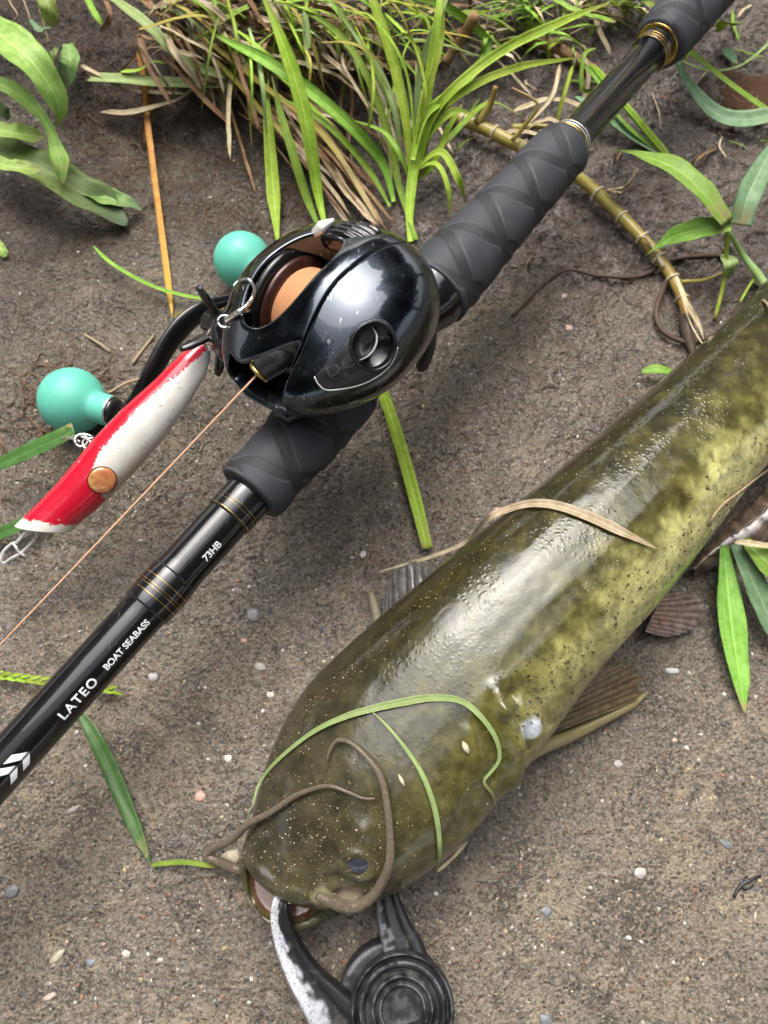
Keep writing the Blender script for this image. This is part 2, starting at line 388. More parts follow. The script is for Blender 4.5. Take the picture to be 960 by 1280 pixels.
def leaf_mat(name, c1, c2, tip=None, rough=.45, trans=.25, vein=26, spots=0, coat=.0, hue=.482):
    m, nt, b = M(name, c1, rough, 0, .28, coat, .2)
    uv = coords(nt, 'UV', (1, 1, 1)); oc = coords(nt)
    st = coords(nt, 'UV', (vein, 1.2, 1)); n = noise(nt, st, 1.0, 3, .6); n2 = noise(nt, oc, 260, 4, .6)
    tc = nd(nt, 'TexCoord'); sep = nd(nt, 'SeparateXYZ'); nt.links.new(tc.outputs['UV'], sep.inputs[0])
    oi = nd(nt, 'ObjectInfo')
    base = mixc(nt, ramp(nt, n2.outputs[0], [(.35, g3(0)), (.65, g3(1))]), c1, c2)
    dark = tuple(x * .55 for x in c1)
    base = mixc(nt, ramp(nt, n.outputs[0], [(.3, g3(.55)), (.5, g3(0))]), base, dark)
    mid = mth(nt, 'ABSOLUTE', mth(nt, 'SUBTRACT', sep.outputs[0], .5))
    base = mixc(nt, ramp(nt, mid, [(0, g3(.6)), (.05, g3(0))]), base, tuple(min(1, x * 1.5 + .02) for x in c2))
    if tip: base = mixc(nt, ramp(nt, sep.outputs[1], [(.55, g3(0)), (1, g3(.9))]), base, tip)
    if not tip and hue < .49: base = mixc(nt, mth(nt, 'MULTIPLY', ramp(nt, sep.outputs[1], [(.80, g3(0)), (.99, g3(1))]), ramp(nt, n2.outputs[0], [(.42, g3(0)), (.56, g3(.9))])), base, (.36, .27, .13))
    if spots: base = mixc(nt, ramp(nt, noise(nt, oc, 700, 3).outputs[0], [(.62, g3(0)), (.68, g3(spots))]), base, (.28, .22, .13))
    hv = nd(nt, 'HueSaturation'); nt.links.new(base, hv.inputs['Color'])
    nt.links.new(mth(nt, 'ADD', mth(nt, 'MULTIPLY', oi.outputs['Random'], .5), .75), hv.inputs['Value'])
    nt.links.new(mth(nt, 'ADD', mth(nt, 'MULTIPLY', oi.outputs['Random'], .03 if hue < .49 else .012), hue), hv.inputs['Hue'])
    nt.links.new(hv.outputs[0], b.inputs['Base Color'])
    bump(nt, b, n.outputs[0], .00025, .8)
    if trans:
        tr = nd(nt, 'BsdfTranslucent'); nt.links.new(hv.outputs[0], tr.inputs[0]); mx = nd(nt, 'MixShader'); mx.inputs[0].default_value = trans
        out = nt.nodes['Material Output']; nt.links.new(b.outputs[0], mx.inputs[1]); nt.links.new(tr.outputs[0], mx.inputs[2]); nt.links.new(mx.outputs[0], out.inputs[0])
    return m
m_lime = leaf_mat('grass_lime', (.34, .52, .045), (.50, .66, .10), trans=.35)
m_green = leaf_mat('grass_green', (.22, .40, .045), (.34, .52, .085), trans=.3)
m_pale = leaf_mat('grass_pale', (.34, .48, .17), (.44, .58, .24), trans=.25)
m_dark = leaf_mat('grass_dark', (.045, .12, .022), (.08, .18, .04), trans=.15, coat=.3)
m_broad = leaf_mat('broad_leaf', (.25, .40, .075), (.38, .52, .14), tip=None, trans=.25, vein=8, spots=.4)
m_broad_dark = leaf_mat('broad_leaf_dark', (.15, .26, .07), (.25, .38, .11), tip=(.12, .18, .11), trans=.15, vein=9, spots=.3)
m_bamboo = leaf_mat('bamboo_leaf', (.20, .40, .05), (.30, .52, .11), trans=.25, vein=16)
m_bluegreen = leaf_mat('blue_green_leaf', (.16, .32, .15), (.27, .43, .24), trans=.2, vein=14, spots=.3)
m_straw = leaf_mat('grass_straw', (.42, .31, .18), (.60, .50, .34), trans=.1, rough=.6, coat=0, hue=.498)
m_brown = leaf_mat('grass_brown', (.17, .085, .04), (.32, .19, .10), trans=.08, rough=.6, coat=0, hue=.498)
m_orange = leaf_mat('grass_orange', (.36, .13, .035), (.5, .24, .06), tip=(.48, .30, .05), trans=.1, coat=0, hue=.498)
m_yellow = leaf_mat('grass_yellow', (.42, .33, .06), (.5, .42, .1), tip=(.5, .38, .22), trans=.2, coat=0, hue=.498)
m_culm = leaf_mat('culm_skin', (.33, .27, .055), (.46, .36, .09), tip=(.38, .22, .07), trans=0, vein=10, coat=.35, hue=.498)
m_node = plain('culm_node', (.55, .49, .33), .6, 0, 0, dirt=.5, nscale=600)
m_twig = plain('twig_bark', (.075, .045, .028), .7, 0, .1, dirt=.4, nscale=500, bmp=.0003)
m_root = plain('root_fibre', (.15, .085, .045), .7, 0, .05, dirt=.4, nscale=400, bmp=.0001)
m_rootpale = plain('root_pale', (.34, .25, .15), .7, 0, .05, dirt=.4, nscale=400, bmp=.0001)

def ground_mat():
    m, nt, b = M('wet_concrete', (.15, .13, .11), .5, 0, .5, .6, .2)
    co = coords(nt)
    big = noise(nt, co, 16, 4, .6); mid = noise(nt, co, 95, 5, .65); fin = noise(nt, co, 900, 4, .7); grit = noise(nt, co, 2400, 2, .6)
    v1 = nd(nt, 'TexVoronoi'); v1.inputs['Scale'].default_value = 620; nt.links.new(co, v1.inputs['Vector'])
    v2 = nd(nt, 'TexVoronoi'); v2.inputs['Scale'].default_value = 240; v2.inputs['Randomness'].default_value = 1; nt.links.new(co, v2.inputs['Vector'])
    wet = attr(nt, 'wet').outputs['Fac']; mud = attr(nt, 'mud').outputs['Fac']; soil = attr(nt, 'soil').outputs['Fac']
    base = mixc(nt, ramp(nt, mid.outputs[0], [(.3, g3(0)), (.7, g3(1))]), (.165, .142, .112), (.285, .243, .188))
    base = mixc(nt, ramp(nt, big.outputs[0], [(.42, g3(0)), (.60, g3(.6))]), base, (.28, .225, .155))
    bg2 = noise(nt, co, 38, 5, .65, .5); base = mixc(nt, ramp(nt, bg2.outputs[0], [(.50, g3(0)), (.60, g3(.75))]), base, (.095, .083, .070))
    bg3 = noise(nt, co, 55, 5, .65, .8); base = mixc(nt, ramp(nt, bg3.outputs[0], [(.55, g3(0)), (.63, g3(.8))]), base, (.42, .34, .225))
    base = mixc(nt, ramp(nt, bg3.outputs[0], [(.30, g3(.6)), (.38, g3(0))]), base, (.26, .14, .085))
    base = mixc(nt, ramp(nt, fin.outputs[0], [(.50, g3(0)), (.60, g3(.85))]), base, (.40, .345, .27))
    base = mixc(nt, ramp(nt, fin.outputs[0], [(.36, g3(.75)), (.46, g3(0))]), base, (.070, .062, .054))
    md2 = noise(nt, co, 420, 3, .6); base = mixc(nt, ramp(nt, md2.outputs[0], [(.34, g3(.6)), (.44, g3(0))]), base, (.10, .088, .074))
    base = mixc(nt, ramp(nt, md2.outputs[0], [(.56, g3(0)), (.66, g3(.55))]), base, (.36, .305, .235))
    # grains of aggregate: small coloured stones in the cement
    sep = nd(nt, 'SeparateColor'); nt.links.new(v1.outputs['Color'], sep.inputs[0])
    gcol = ramp(nt, sep.outputs[1], [(0, (.06, .065, .07)), (.3, (.17, .13, .09)), (.55, (.32, .24, .16)), (.72, (.40, .36, .30)), (.86, (.30, .13, .07)), (1, (.48, .45, .4))])
    gm = mth(nt, 'MULTIPLY', ramp(nt, v1.outputs['Distance'], [(.25, g3(1)), (.42, g3(0))]), ramp(nt, sep.outputs[0], [(.42, g3(0)), (.46, g3(.9))]))
    base = mixc(nt, gm, base, gcol)
    # wet darkening is soaked cement plus painted contact shade by the fish; mud and soil are their own stuff
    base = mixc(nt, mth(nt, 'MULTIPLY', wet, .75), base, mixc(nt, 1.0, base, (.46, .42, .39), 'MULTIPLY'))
    mc = mixc(nt, ramp(nt, mid.outputs[0], [(.38, g3(0)), (.62, g3(1))]), (.085, .067, .055), (.215, .178, .150))
    mc = mixc(nt, ramp(nt, fin.outputs[0], [(.55, g3(0)), (.7, g3(.5))]), mc, (.21, .17, .13))
    base = mixc(nt, mth(nt, 'MULTIPLY', mud, .9), base, mc)
    sc2 = mixc(nt, ramp(nt, mid.outputs[0], [(.35, g3(0)), (.7, g3(1))]), (.028, .019, .013), (.105, .075, .053))
    base = mixc(nt, soil, base, sc2)
    nt.links.new(base, b.inputs['Base Color'])
    rgh = ramp(nt, mid.outputs[0], [(.3, g3(.34)), (.7, g3(.7))])
    nt.links.new(mixc(nt, mth(nt, 'MULTIPLY', wet, .8), rgh, g3(.26)), b.inputs['Roughness']); b.inputs['Coat Roughness'].default_value = .13; b.inputs['Coat IOR'].default_value = 1.5
    cw = nd(nt, 'MapRange'); cw.inputs[3].default_value = .08; cw.inputs[4].default_value = .62; nt.links.new(wet, cw.inputs[0])
    patch = ramp(nt, noise(nt, co, 30, 5, .65).outputs[0], [(.38, g3(.35)), (.62, g3(1))])
    nt.links.new(mth(nt, 'MULTIPLY', mth(nt, 'MULTIPLY', cw.outputs[0], patch), mth(nt, 'SUBTRACT', 1.0, mth(nt, 'MULTIPLY', soil, .7))), b.inputs['Coat Weight'])
    hgt = mth(nt, 'ADD', mth(nt, 'MULTIPLY', fin.outputs[0], 1.0), mth(nt, 'MULTIPLY', grit.outputs[0], .5))
    hgt = mth(nt, 'ADD', hgt, mth(nt, 'MULTIPLY', ramp(nt, v1.outputs['Distance'], [(.1, g3(1)), (.45, g3(0))]), .5))
    hgt = mth(nt, 'ADD', hgt, mth(nt, 'MULTIPLY', md2.outputs[0], 1.6))
    bn = bump(nt, b, hgt, .0018, 1.0)
    film = nd(nt, 'Bump'); film.inputs['Distance'].default_value = .0007; nt.links.new(mth(nt, 'ADD', md2.outputs[0], mth(nt, 'MULTIPLY', mid.outputs[0], 2.0)), film.inputs['Height'])
    nt.links.new(film.outputs[0], b.inputs['Coat Normal']); return m
m_ground = ground_mat()
def water_mat():
    m, nt, b = M('puddle_water', (.10, .055, .035), .04, 0, .5, .6, .02)
    b.inputs['Alpha'].default_value = .8
    bump(nt, b, noise(nt, coords(nt), 60, 2).outputs[0], .0004, .4); return m
m_water = water_mat()

# ------------------------------------------------------------------ ground: one sheet, dense under the lens, stretching to the horizon
def axis(lo, hi, step, far):
    c = list(np.arange(lo, hi + step / 2, step)); s = step; a = c[-1]; up = []
    while a < far: s *= 1.22; a += s; up.append(a)
    s = step; a = c[0]; dn = []
    while a > -far: s *= 1.22; a -= s; dn.append(a)
    return np.array(dn[::-1] + c + up)
gx = axis(-.212, .212, .00056, 120); gy = axis(-.058, .44, .00060, 120)
X, Y = np.meshgrid(gx, gy, indexing='ij'); Z = gh(X, Y)
nx, ny = X.shape; I = np.arange(nx * ny).reshape(nx, ny)
F = np.stack([I[:-1, :-1], I[1:, :-1], I[1:, 1:], I[:-1, 1:]], -1).reshape(-1, 4)
wet_shade = sstep(0.03, .12, Y + .03 * fbm(X * 12, Y * 12, None, 3, 51)) * (.65 + .35 * fbm(X * 30, Y * 30, None, 3, 52))
wet_shade = np.clip(wet_shade, 0, 1); wet_shade = np.maximum(wet_shade, mudmask(X, Y) * (.6 + .4 * fbm(X * 60, Y * 60, None, 2, 53)))
# damp rim round the fish: slime wetting plus its painted contact shade
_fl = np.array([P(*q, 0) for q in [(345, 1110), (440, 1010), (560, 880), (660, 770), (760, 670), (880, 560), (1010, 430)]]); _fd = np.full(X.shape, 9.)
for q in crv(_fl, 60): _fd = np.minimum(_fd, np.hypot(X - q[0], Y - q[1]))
wet_shade = np.maximum(wet_shade, .55 * sstep(.048, .034, _fd + .008 * fbm(X * 60, Y * 60, None, 3, 57)))
soilm = np.clip(bankmask(X, Y) * 1.1 + sstep(.17, .30, Y + .03 * fbm(X * 25, Y * 25, None, 3, 58)) * sstep(.05, -.02, X) * (.55 + .55 * fbm(X * 50, Y * 50, None, 4, 54)), 0, 1)
ground = mesh('ground', np.stack([X, Y, Z], -1).reshape(-1, 3), F, m_ground, attrs={'wet': wet_shade.ravel(), 'mud': mudmask(X, Y).ravel(), 'soil': soilm.ravel()})
tag(ground, 'wet grey brown concrete slab with embedded gravel, mud along the far side', kind='structure')

# riverside trees round the spot: they stand outside the frame, shade the low sky and show in the wet gloss
def leaf_cloud(n, spots):
    V, F = [], []; k = 0
    for (cx, cy, hgt, r) in spots:
        p = rng.normal(size=(n, 3)); p /= np.linalg.norm(p, axis=1, keepdims=True); rad = .55 + .45 * rng.random((n, 1)) ** .5
        p = p * rad * np.array([r, r, hgt * .36]) * (1 + .25 * vnoise(p[:, 0] * 2.3 + cx, p[:, 1] * 2.3 + cy, p[:, 2] * 2.3))[:, None] + np.array([cx, cy, hgt * .62])
        a = rng.normal(size=(n, 3)); a /= np.linalg.norm(a, axis=1, keepdims=True); b = np.cross(a, rng.normal(size=(n, 3))); b /= np.linalg.norm(b, axis=1, keepdims=True); c = np.cross(a, b)
        s_ = .16 + .16 * rng.random((n, 1)); q = np.stack([p - b * s_ - c * s_ * .6, p + b * s_ - c * s_ * .6, p + b * s_ + c * s_ * .6, p - b * s_ + c * s_ * .6], 1).reshape(-1, 3)
        V.append(q); F.append(np.arange(4 * n).reshape(n, 4) + k); k += 4 * n
        tv, tf, _u = tube_vf(crv([(cx, cy, -.1), (cx + .1, cy, hgt * .4), (cx, cy + .1, hgt * .8)], 8), np.linspace(.16, .05, 8), 8, caps=False)
        V.append(tv); F.append(np.array(tf) + k); k += len(tv)
    return np.vstack(V), np.vstack(F)
spots = []
for az, d_, hg, r_ in ((az_, dd, hh * .78, rr) for az_, dd, hh, rr in ((-150, 5.5, 7.5, 2.3), (-118, 5.2, 7.8, 2.4), (-85, 5.0, 7.2, 2.2), (-55, 5.6, 6.6, 2.2), (-22, 6.4, 6.2, 2.1), (12, 6.6, 6.4, 2.3), (45, 5.6, 7.6, 2.4), (78, 4.8, 7.8, 2.3), (110, 4.8, 7.4, 2.3), (142, 5.2, 7.8, 2.5), (178, 5.0, 8.0, 2.5))):
    spots.append((math.sin(R(az)) * d_, math.cos(R(az)) * d_, hg, r_))
TV, TF = leaf_cloud(1500, spots)
tag(mesh('far_trees', TV, TF, plain('tree_foliage', (.045, .075, .025), .6, 0, 0, dirt=.5, nscale=4), smooth=False), 'dark green riverside trees standing all round the concrete bank', kind='stuff')

# stones -------------------------------------------------------------
ICO = None
def ico(sub):
    import bmesh
    bm = bmesh.new(); bmesh.ops.create_icosphere(bm, subdivisions=sub, radius=1)
    V = np.array([v.co[:] for v in bm.verts]); F = np.array([[v.index for v in f.verts] for f in bm.faces]); bm.free(); return V, F
I1, I2, I3 = ico(1), ico(2), ico(3)
SC = [(.42, .38, .31), (.5, .48, .44), (.34, .25, .17), (.23, .19, .15), (.10, .105, .115), (.30, .14, .08), (.46, .36, .2), (.07, .07, .075), (.26, .22, .18)]
def stone_cloud(name, n, region, size, ico_, flat=.5, sink=.35, cols=SC, dens=None, weights=None):
    bv, bf = ico_; VV, FF, CC = [], [], []; k = 0; tries = 0
    while k < n and tries < n * 6:
        tries += 1
        px, py = rng.uniform(region[0], region[2]), rng.uniform(region[1], region[3]); p = P(px, py, 0)
        if dens is not None and rng.random() > dens(p[0], p[1]): continue
        s = size[0] * (size[1] / size[0]) ** (rng.random() ** 2.2)
        a = rng.uniform(0, 6.28); c, s_ = math.cos(a), math.sin(a)
        q = bv * (1 + .28 * rng.normal(size=(len(bv), 1)).clip(-1.2, 1.2)) * np.array([s, s * rng.uniform(.55, .95), s * flat])
        q = np.stack([q[:, 0] * c - q[:, 1] * s_, q[:, 0] * s_ + q[:, 1] * c, q[:, 2]], 1)
        q += [p[0], p[1], hq(p[0], p[1], True) - s * flat * sink]
        VV.append(q); FF.append(bf + k * len(bv))
        col = np.array(cols[rng.choice(len(cols), p=weights)]) * rng.uniform(.65, 1.15); CC.append(np.tile(col, (len(bv), 1))); k += 1
    o = mesh(name, np.vstack(VV), np.vstack(FF), m_gravel, cols=np.vstack(CC), smooth=True); return o
_DN = 1 - .75 * mudmask(_HX, _HY) - .6 * bankmask(_HX, _HY) - .35 * sstep(.10, .2, _HY)
dn = lambda x, y: _DN[int(np.clip((x + .4) / .00075, 0, len(_hx) - 1)), int(np.clip((y + .12) / .00075, 0, len(_hy) - 1))]
gravel = stone_cloud('gravel', 12000, (-60, 60, 1020, 1330), (.00018, .00105), I1, .5, .45, dens=dn)
tag(gravel, 'fine pale and rusty gravel set in the wet concrete', kind='stuff')
def pebble(px, py, wpx, col, asp=.75, rot=0, flat=.4, lab=None):
    p = G(px, py); s = wpx * depth(p) / FOC / 2 * .82; v = I3[0].copy()
    v *= (1 + .42 * fbm(v[:, 0] * 1.6 + px, v[:, 1] * 1.3, v[:, 2] * 1.3, 3, 61))[:, None]; v *= [s, s * asp, s * flat * .6]; col = tuple(c_ * .6 + .09 for c_ in col)
    c, s_ = math.cos(rot), math.sin(rot); v = np.stack([v[:, 0] * c - v[:, 1] * s_, v[:, 0] * s_ + v[:, 1] * c, v[:, 2]], 1) + [p[0], p[1], hq(p[0], p[1], True) + s * flat * .02]
    o = mesh('pebble', v, I3[1], m_gravel, ground, cols=np.tile(np.array(col), (len(v), 1)))
    if lab: o['label'] = lab
for a in [(287, 1074, 34, (.45, .36, .2), .7, .2, .5, 'tan pebble beside the snout'), (800, 1092, 20, (.42, .38, .34)), (683, 1139, 19, (.10, .115, .14)), (682, 1275, 20, (.09, .1, .12), .8),
          (907, 1055, 22, (.10, .115, .135), .5, -.6), (944, 1145, 12, (.48, .42, .34), .4, 1.3), (786, 1172, 9, (.6, .57, .5)), (325, 833, 20, (.34, .3, .25), .7, -.3), (192, 846, 16, (.42, .4, .38)),
          (316, 769, 20, (.075, .075, .085), .9), (285, 948, 13, (.52, .48, .42), 1), (250, 995, 18, (.48, .22, .12), .9), (305, 800, 12, (.5, .2, .08)), (92, 1012, 20, (.42, .37, .33), .4, .6),
          (72, 1195, 26, (.46, .40, .25), .45, .7), (157, 1192, 14, (.5, .46, .36)), (62, 1246, 20, (.52, .37, .26), .5, .3), (113, 1203, 14, (.12, .15, .19), .7), (453, 692, 13, (.6, .56, .52)), (338, 868, 12, (.6, .55, .42)),
          (840, 838, 22, (.55, .55, .54), .4, -.1), (773, 955, 14, (.42, .38, .35)), (843, 925, 10, (.5, .32, .2)), (622, 636, 12, (.5, .24, .16)), (200, 1200, 10, (.55, .52, .44)), (15, 1115, 22, (.07, .07, .08), .8),
          (705, 370, 12, (.42, .25, .17)), (712, 408, 13, (.5, .26, .18), .8)]:
    pebble(*a)

# ------------------------------------------------------------------ fishing rod
L0, L1 = P(0, 962, .045), P(850, 25, .047)
RA = (L1 - L0) / np.linalg.norm(L1 - L0)
def rod_t(px, py):      # distance along the axis whose image is nearest this pixel
    ts = np.linspace(-.05, .6, 2601); q = np.array([pxof(L0 + RA * t) for t in ts]); return ts[np.argmin(((q - [px, py]) ** 2).sum(1))]
def rp(t): return L0 + RA * t
rod = empty('fishing_rod', P(200, 741, .03), 'black casting rod with patterned grey foam grips lying across the concrete under the reel', 'fishing rod')
camv = np.array([0, 0, CAMH]) - rp(.12); camv -= camv.dot(RA) * RA; camv /= np.linalg.norm(camv); sidev = np.cross(RA, camv)
if sidev[0] < 0: sidev = -sidev      # points to the lower right in the picture
T = {k: rod_t(*v) for k, v in dict(w0=(185, 758), w1=(222, 717), s1=(318, 611), f0=(312, 618), f1=(432, 486), g0=(548, 358), g1=(705, 185), b0=(822, 56), b1=(905, -36)).items()}
rb = .0072
blank_prof = [(-.35, .0058), (T['w0'] - .004, rb * .985), (T['w0'] - .002, rb), (T['w0'], rb * 1.03), (T['w0'] + .002, rb * 1.07), (T['w1'] - .001, rb * 1.07), (T['w1'] + .0012, rb * 1.03), (T['w1'] + .003, rb * 1.02), (T['s1'], rb * 1.04), (T['g0'], rb), (T['b0'] + .02, rb * .98)]
def dens(prof, n):
    pr = np.array(prof); f = np.linspace(0, 1, n, endpoint=False)[:, None]; q = np.vstack([pr[i] * (1 - f) + pr[i + 1] * f for i in range(len(pr) - 1)] + [pr[-1:]]); return [tuple(a) for a in q]
revolve('blank', blank_prof, L0, RA, m_blank, rod, 72, camv)
# epoxy over-wraps
for a, b_ in ((T['w0'] - .001, T['w1'] - .001), (T['s1'] - .013, T['s1'] + .002), (T['g1'] + .002, T['g1'] + .008), (T['b0'] - .008, T['b0'] + .001)):
    L = b_ - a; prof = [(a + L * s, rb * 1.045 + .00055 * math.sin(math.pi * min(max(s, .02), .98)) ** .35) for s in np.linspace(0, 1, 22)]
    revolve('wrap_coat', prof, L0, RA, m_reel_dark, rod, 64, camv)
def ring(t, r, wdt, mat, name='trim_ring', th=.00012):
    return revolve(name, [(t - wdt / 2, r - .0004), (t - wdt / 2, r + th * .6), (t - wdt / 4, r + th), (t + wdt / 4, r + th), (t + wdt / 2, r + th * .6), (t + wdt / 2, r - .0004)], L0, RA, mat, rod, 64, camv)
rw = rb * 1.045 + .00055
for px, py, wd in ((193, 749, .00022), (199, 743, .00018), (201.5, 740.5, .00018), (208, 733, .00026)): ring(rod_t(px, py), rw, wd, m_gold)
for px, py, wd in ((286, 646, .00026), (294, 638, .00016), (297, 635, .00016)): ring(rod_t(px, py), rw, wd, m_gold)
for dt, wd, mm in ((.0032, .0005, m_gold), (.0048, .0005, m_bright), (.0062, .0005, m_bright), (.0018, .0006, m_gold)): ring(T['g1'] + dt, rw if dt > .002 else .0098, wd, mm)
for dt, wd, mm in ((-.0075, .0003, m_gold), (-.0060, .0003, m_gold), (-.0045, .0003, m_gold)): ring(T['b0'] + dt, rw, wd, mm)
ring(T['b0'] - .0005, .0090, .0006, m_gold, th=.0004)
# foam grips with crossing curved grooves
def grip(name, prof, pitch, label=None, ph=0, wb=.26):
    prof = np.array(prof); al = np.concatenate([[0], np.cumsum(np.hypot(*np.diff(prof, axis=0).T))]); q_n = int(al[-1] / .00035); aq = np.linspace(0, al[-1], q_n); prof = np.stack([np.interp(aq, al, prof[:, 0]), np.interp(aq, al, prof[:, 1])], 1); sides = 192; a = np.linspace(0, 2 * math.pi, sides, endpoint=False)
    t = prof[:, 0][:, None]; A = a[None, :]; s = (t - prof[0, 0]) / pitch
    def band(sgn, off):      # two leaning, bowed helices
        q = (s + sgn * (A / (2 * math.pi)) * 1.0 + .10 * np.sin(A * 2 + off) + off) % 1.0; return np.abs(q - .5) * 2
    def band2(sgn, off):
        q = (s * 1.0 + sgn * (A / (2 * math.pi)) * 2.0 + .08 * np.sin(A * 3 + off) + off) % 1.0; return np.abs(q - .5) * 2
    b1 = band(1, ph); b2 = band2(-1, ph + .35)
    g = np.maximum(sstep(1 - wb, 1 - wb + .05, b1), sstep(1 - wb * .9, 1 - wb * .9 + .05, b2))
    g = g * sstep(0, .002, t - prof[0, 0]) * sstep(0, .003, prof[-1, 0] - t)
    ax = RA; n = camv - camv.dot(ax) * ax; b = np.cross(ax, n); r = prof[:, 1][:, None] - .00035 * g
    V = (L0 + t[:, :, None] * ax + r[:, :, None] * (np.cos(a)[None, :, None] * n + np.sin(a)[None, :, None] * b)).reshape(-1, 3); m = len(prof)
    F = [(i * sides + (j + 1) % sides, i * sides + j, (i + 1) * sides + j, (i + 1) * sides + (j + 1) % sides) for i in range(m - 1) for j in range(sides)]
    F += [tuple(range(sides)), tuple((m - 1) * sides + j for j in range(sides))[::-1]]
    o = mesh(name, V, F, m_eva, rod, attrs={'groove': g.ravel()}); 
    if label: o['label'] = label
def rnd(t0, t1, r0, r1, rnd0=.0015, rnd1=.003, mid=()):
    p = [(t0 - .0002, rb), (t0, r0 - rnd0 * .9)] + [(t0 + rnd0 * (1 - math.cos(k)), r0 - rnd0 + rnd0 * math.sin(k)) for k in np.linspace(.2, math.pi / 2, 5)]
    p += list(mid); p += [(t1 - rnd1 * (1 - math.cos(k)), r1 - rnd1 + rnd1 * math.sin(k)) for k in np.linspace(math.pi / 2, .15, 6)] + [(t1 + .0002, rb)]; return p
tf0, tf1 = T['f0'], T['f1']
grip('fore_grip', rnd(tf0, tf1 + .004, .0118, .0128, .0012, .004, [(tf0 + .004, .0122), (tf0 + .010, .0118), (tf0 + .018, .0122), (tf0 + .026, .0130)]), .020, 'short foam grip in front of the reel', .2)
tg0, tg1 = T['g0'] - .004, T['g1'] + .0015
grip('rear_grip', rnd(tg0, tg1, .0142, .0118, .001, .004, [(tg0 + .012, .0143), (tg0 + .03, .0134), (tg0 + .05, .0125)]), .0235, 'long foam grip behind the reel', .55)
tb0, tb1 = T['b0'], T['b0'] + .085
grip('butt_grip', rnd(tb0, tb1, .0118, .0125, .003, .003, [(tb0 + .012, .0125)]), .022, 'foam butt grip', .1)
revolve('butt_cap', [(tb1, .004), (tb1 + .0002, .0122), (tb1 + .004, .0125), (tb1 + .006, .011), (tb1 + .0065, .003)], L0, RA, m_black, rod, 48)
# reel seat between the grips, with trigger
ldir = np.cross([0, 0, 1.], RA); ldir[2] = 0; ldir /= np.linalg.norm(ldir)      # level, towards the upper left
if ldir[0] > 0: ldir = -ldir
RAh = RA.copy()
PHI = R(15)
U = math.cos(PHI) * np.array([0, 0, 1.]) + math.sin(PHI) * ldir; U -= U.dot(RA) * RA; U /= np.linalg.norm(U)
W = np.cross(RA, U); W = W if W.dot(ldir) > 0 else -W
seat = [(tf1 - .002, .0095), (tf1 + .004, .0108), (tf1 + .012, .0098), (tg0 - .012, .0102), (tg0 - .004, .0128), (tg0 + .0004, .0133)]
revolve('reel_seat', dens(seat, 6), L0, RA, m_reel_dark, rod, 64, camv)
tq = tg0 - .006
trp = crv([rp(tq) - U * .006, rp(tq - .001) - U * .013 + RA * .001, rp(tq - .003) - U * .021, rp(tq - .009) - U * .027], 16)
tube('trigger', trp, np.interp(np.linspace(0, 1, 16), [0, .3, .7, .93, 1], [.0062, .0048, .0042, .0036, .0018]), m_black, rod, 20, RA, .55)

# lettering printed on the blank
def cylmap(pts2, t0, ang0, r):
    """(x along rod, y round the rod upward) -> world"""
    x = pts2[:, 0] + t0; an = ang0 - pts2[:, 1] / r
    return L0 + x[:, None] * RA + r * (np.cos(an)[:, None] * camv + np.sin(an)[:, None] * sidev)
import bmesh
def text_mesh(name, body, size, mapper, mat, parent, bold=0.0, space=1.0, lift=0, sxy=(1, 1), align='LEFT'):
    cu = bpy.data.curves.new(name, 'FONT'); cu.body = body; cu.size = size; cu.offset = bold; cu.space_character = space; cu.align_x = align
    cu.resolution_u = 6
    o = bpy.data.objects.new('tmp', cu); C.objects.link(o); bpy.context.view_layer.update()
    me = bpy.data.meshes.new_from_object(o.evaluated_get(bpy.context.evaluated_depsgraph_get()))
    bpy.data.objects.remove(o)
    bm = bmesh.new(); bm.from_mesh(me); bmesh.ops.triangulate(bm, faces=bm.faces)
    ys = [v.co.y for v in bm.verts]
    for y in np.linspace(min(ys), max(ys), 9)[1:-1]:
        bmesh.ops.bisect_plane(bm, geom=bm.verts[:] + bm.edges[:] + bm.faces[:], plane_co=(0, y, 0), plane_no=(0, 1, 0))
    bm.verts.ensure_lookup_table(); pts = np.array([(v.co.x * sxy[0], v.co.y * sxy[1]) for v in bm.verts]); F = [[v.index for v in f.verts] for f in bm.faces]
    bm.free(); bpy.data.meshes.remove(me)
    if len(pts) == 0: return None
    return mesh(name, mapper(pts), F, mat, parent, smooth=True)
rr_ = rb * 1.0 + .00006
ang = R(22)
text_mesh('model_lettering', 'LATEO', .0042, lambda p: cylmap(p, rod_t(68, 887), R(34), rr_), m_white, rod, .00010, 1.22, sxy=(.93, .95))
text_mesh('name_lettering', 'BOAT SEABASS', .0031, lambda p: cylmap(p, rod_t(122, 828), R(31), rr_), m_white, rod, .00008, .98, sxy=(.88, .92))
text_mesh('grade_lettering', '73HB', .0034, lambda p: cylmap(p, rod_t(243, 695), R(33), rb * 1.036 + .00008), m_white, rod, .00008, 1.0, sxy=(.92, .95))
def strip_print(name, polys, t0, a0, r, mat):
    bm = bmesh.new()
    for pl in polys:
        vs = [bm.verts.new((x, y, 0)) for x, y in pl]; bm.faces.new(vs)
    bmesh.ops.triangulate(bm, faces=bm.faces)
    for y in np.linspace(-.006, .006, 25): bmesh.ops.bisect_plane(bm, geom=bm.verts[:] + bm.edges[:] + bm.faces[:], plane_co=(0, y, 0), plane_no=(0, 1, 0))
    bm.verts.ensure_lookup_table(); p = np.array([(v.co.x, v.co.y) for v in bm.verts]); F = [[v.index for v in f.verts] for f in bm.faces]; bm.free()
    return mesh(name, cylmap(p, t0, a0, r), F, mat, rod)
k = .00105
chev = lambda dx: [((dx + 0) * k, 3 * k), ((dx + 3.0) * k, 3 * k), ((dx + 6.2) * k, 0 * k), ((dx + 3.6) * k, -2.6 * k), ((dx + 1.4) * k, -2.6 * k), ((dx + 3.6) * k, 0 * k)]
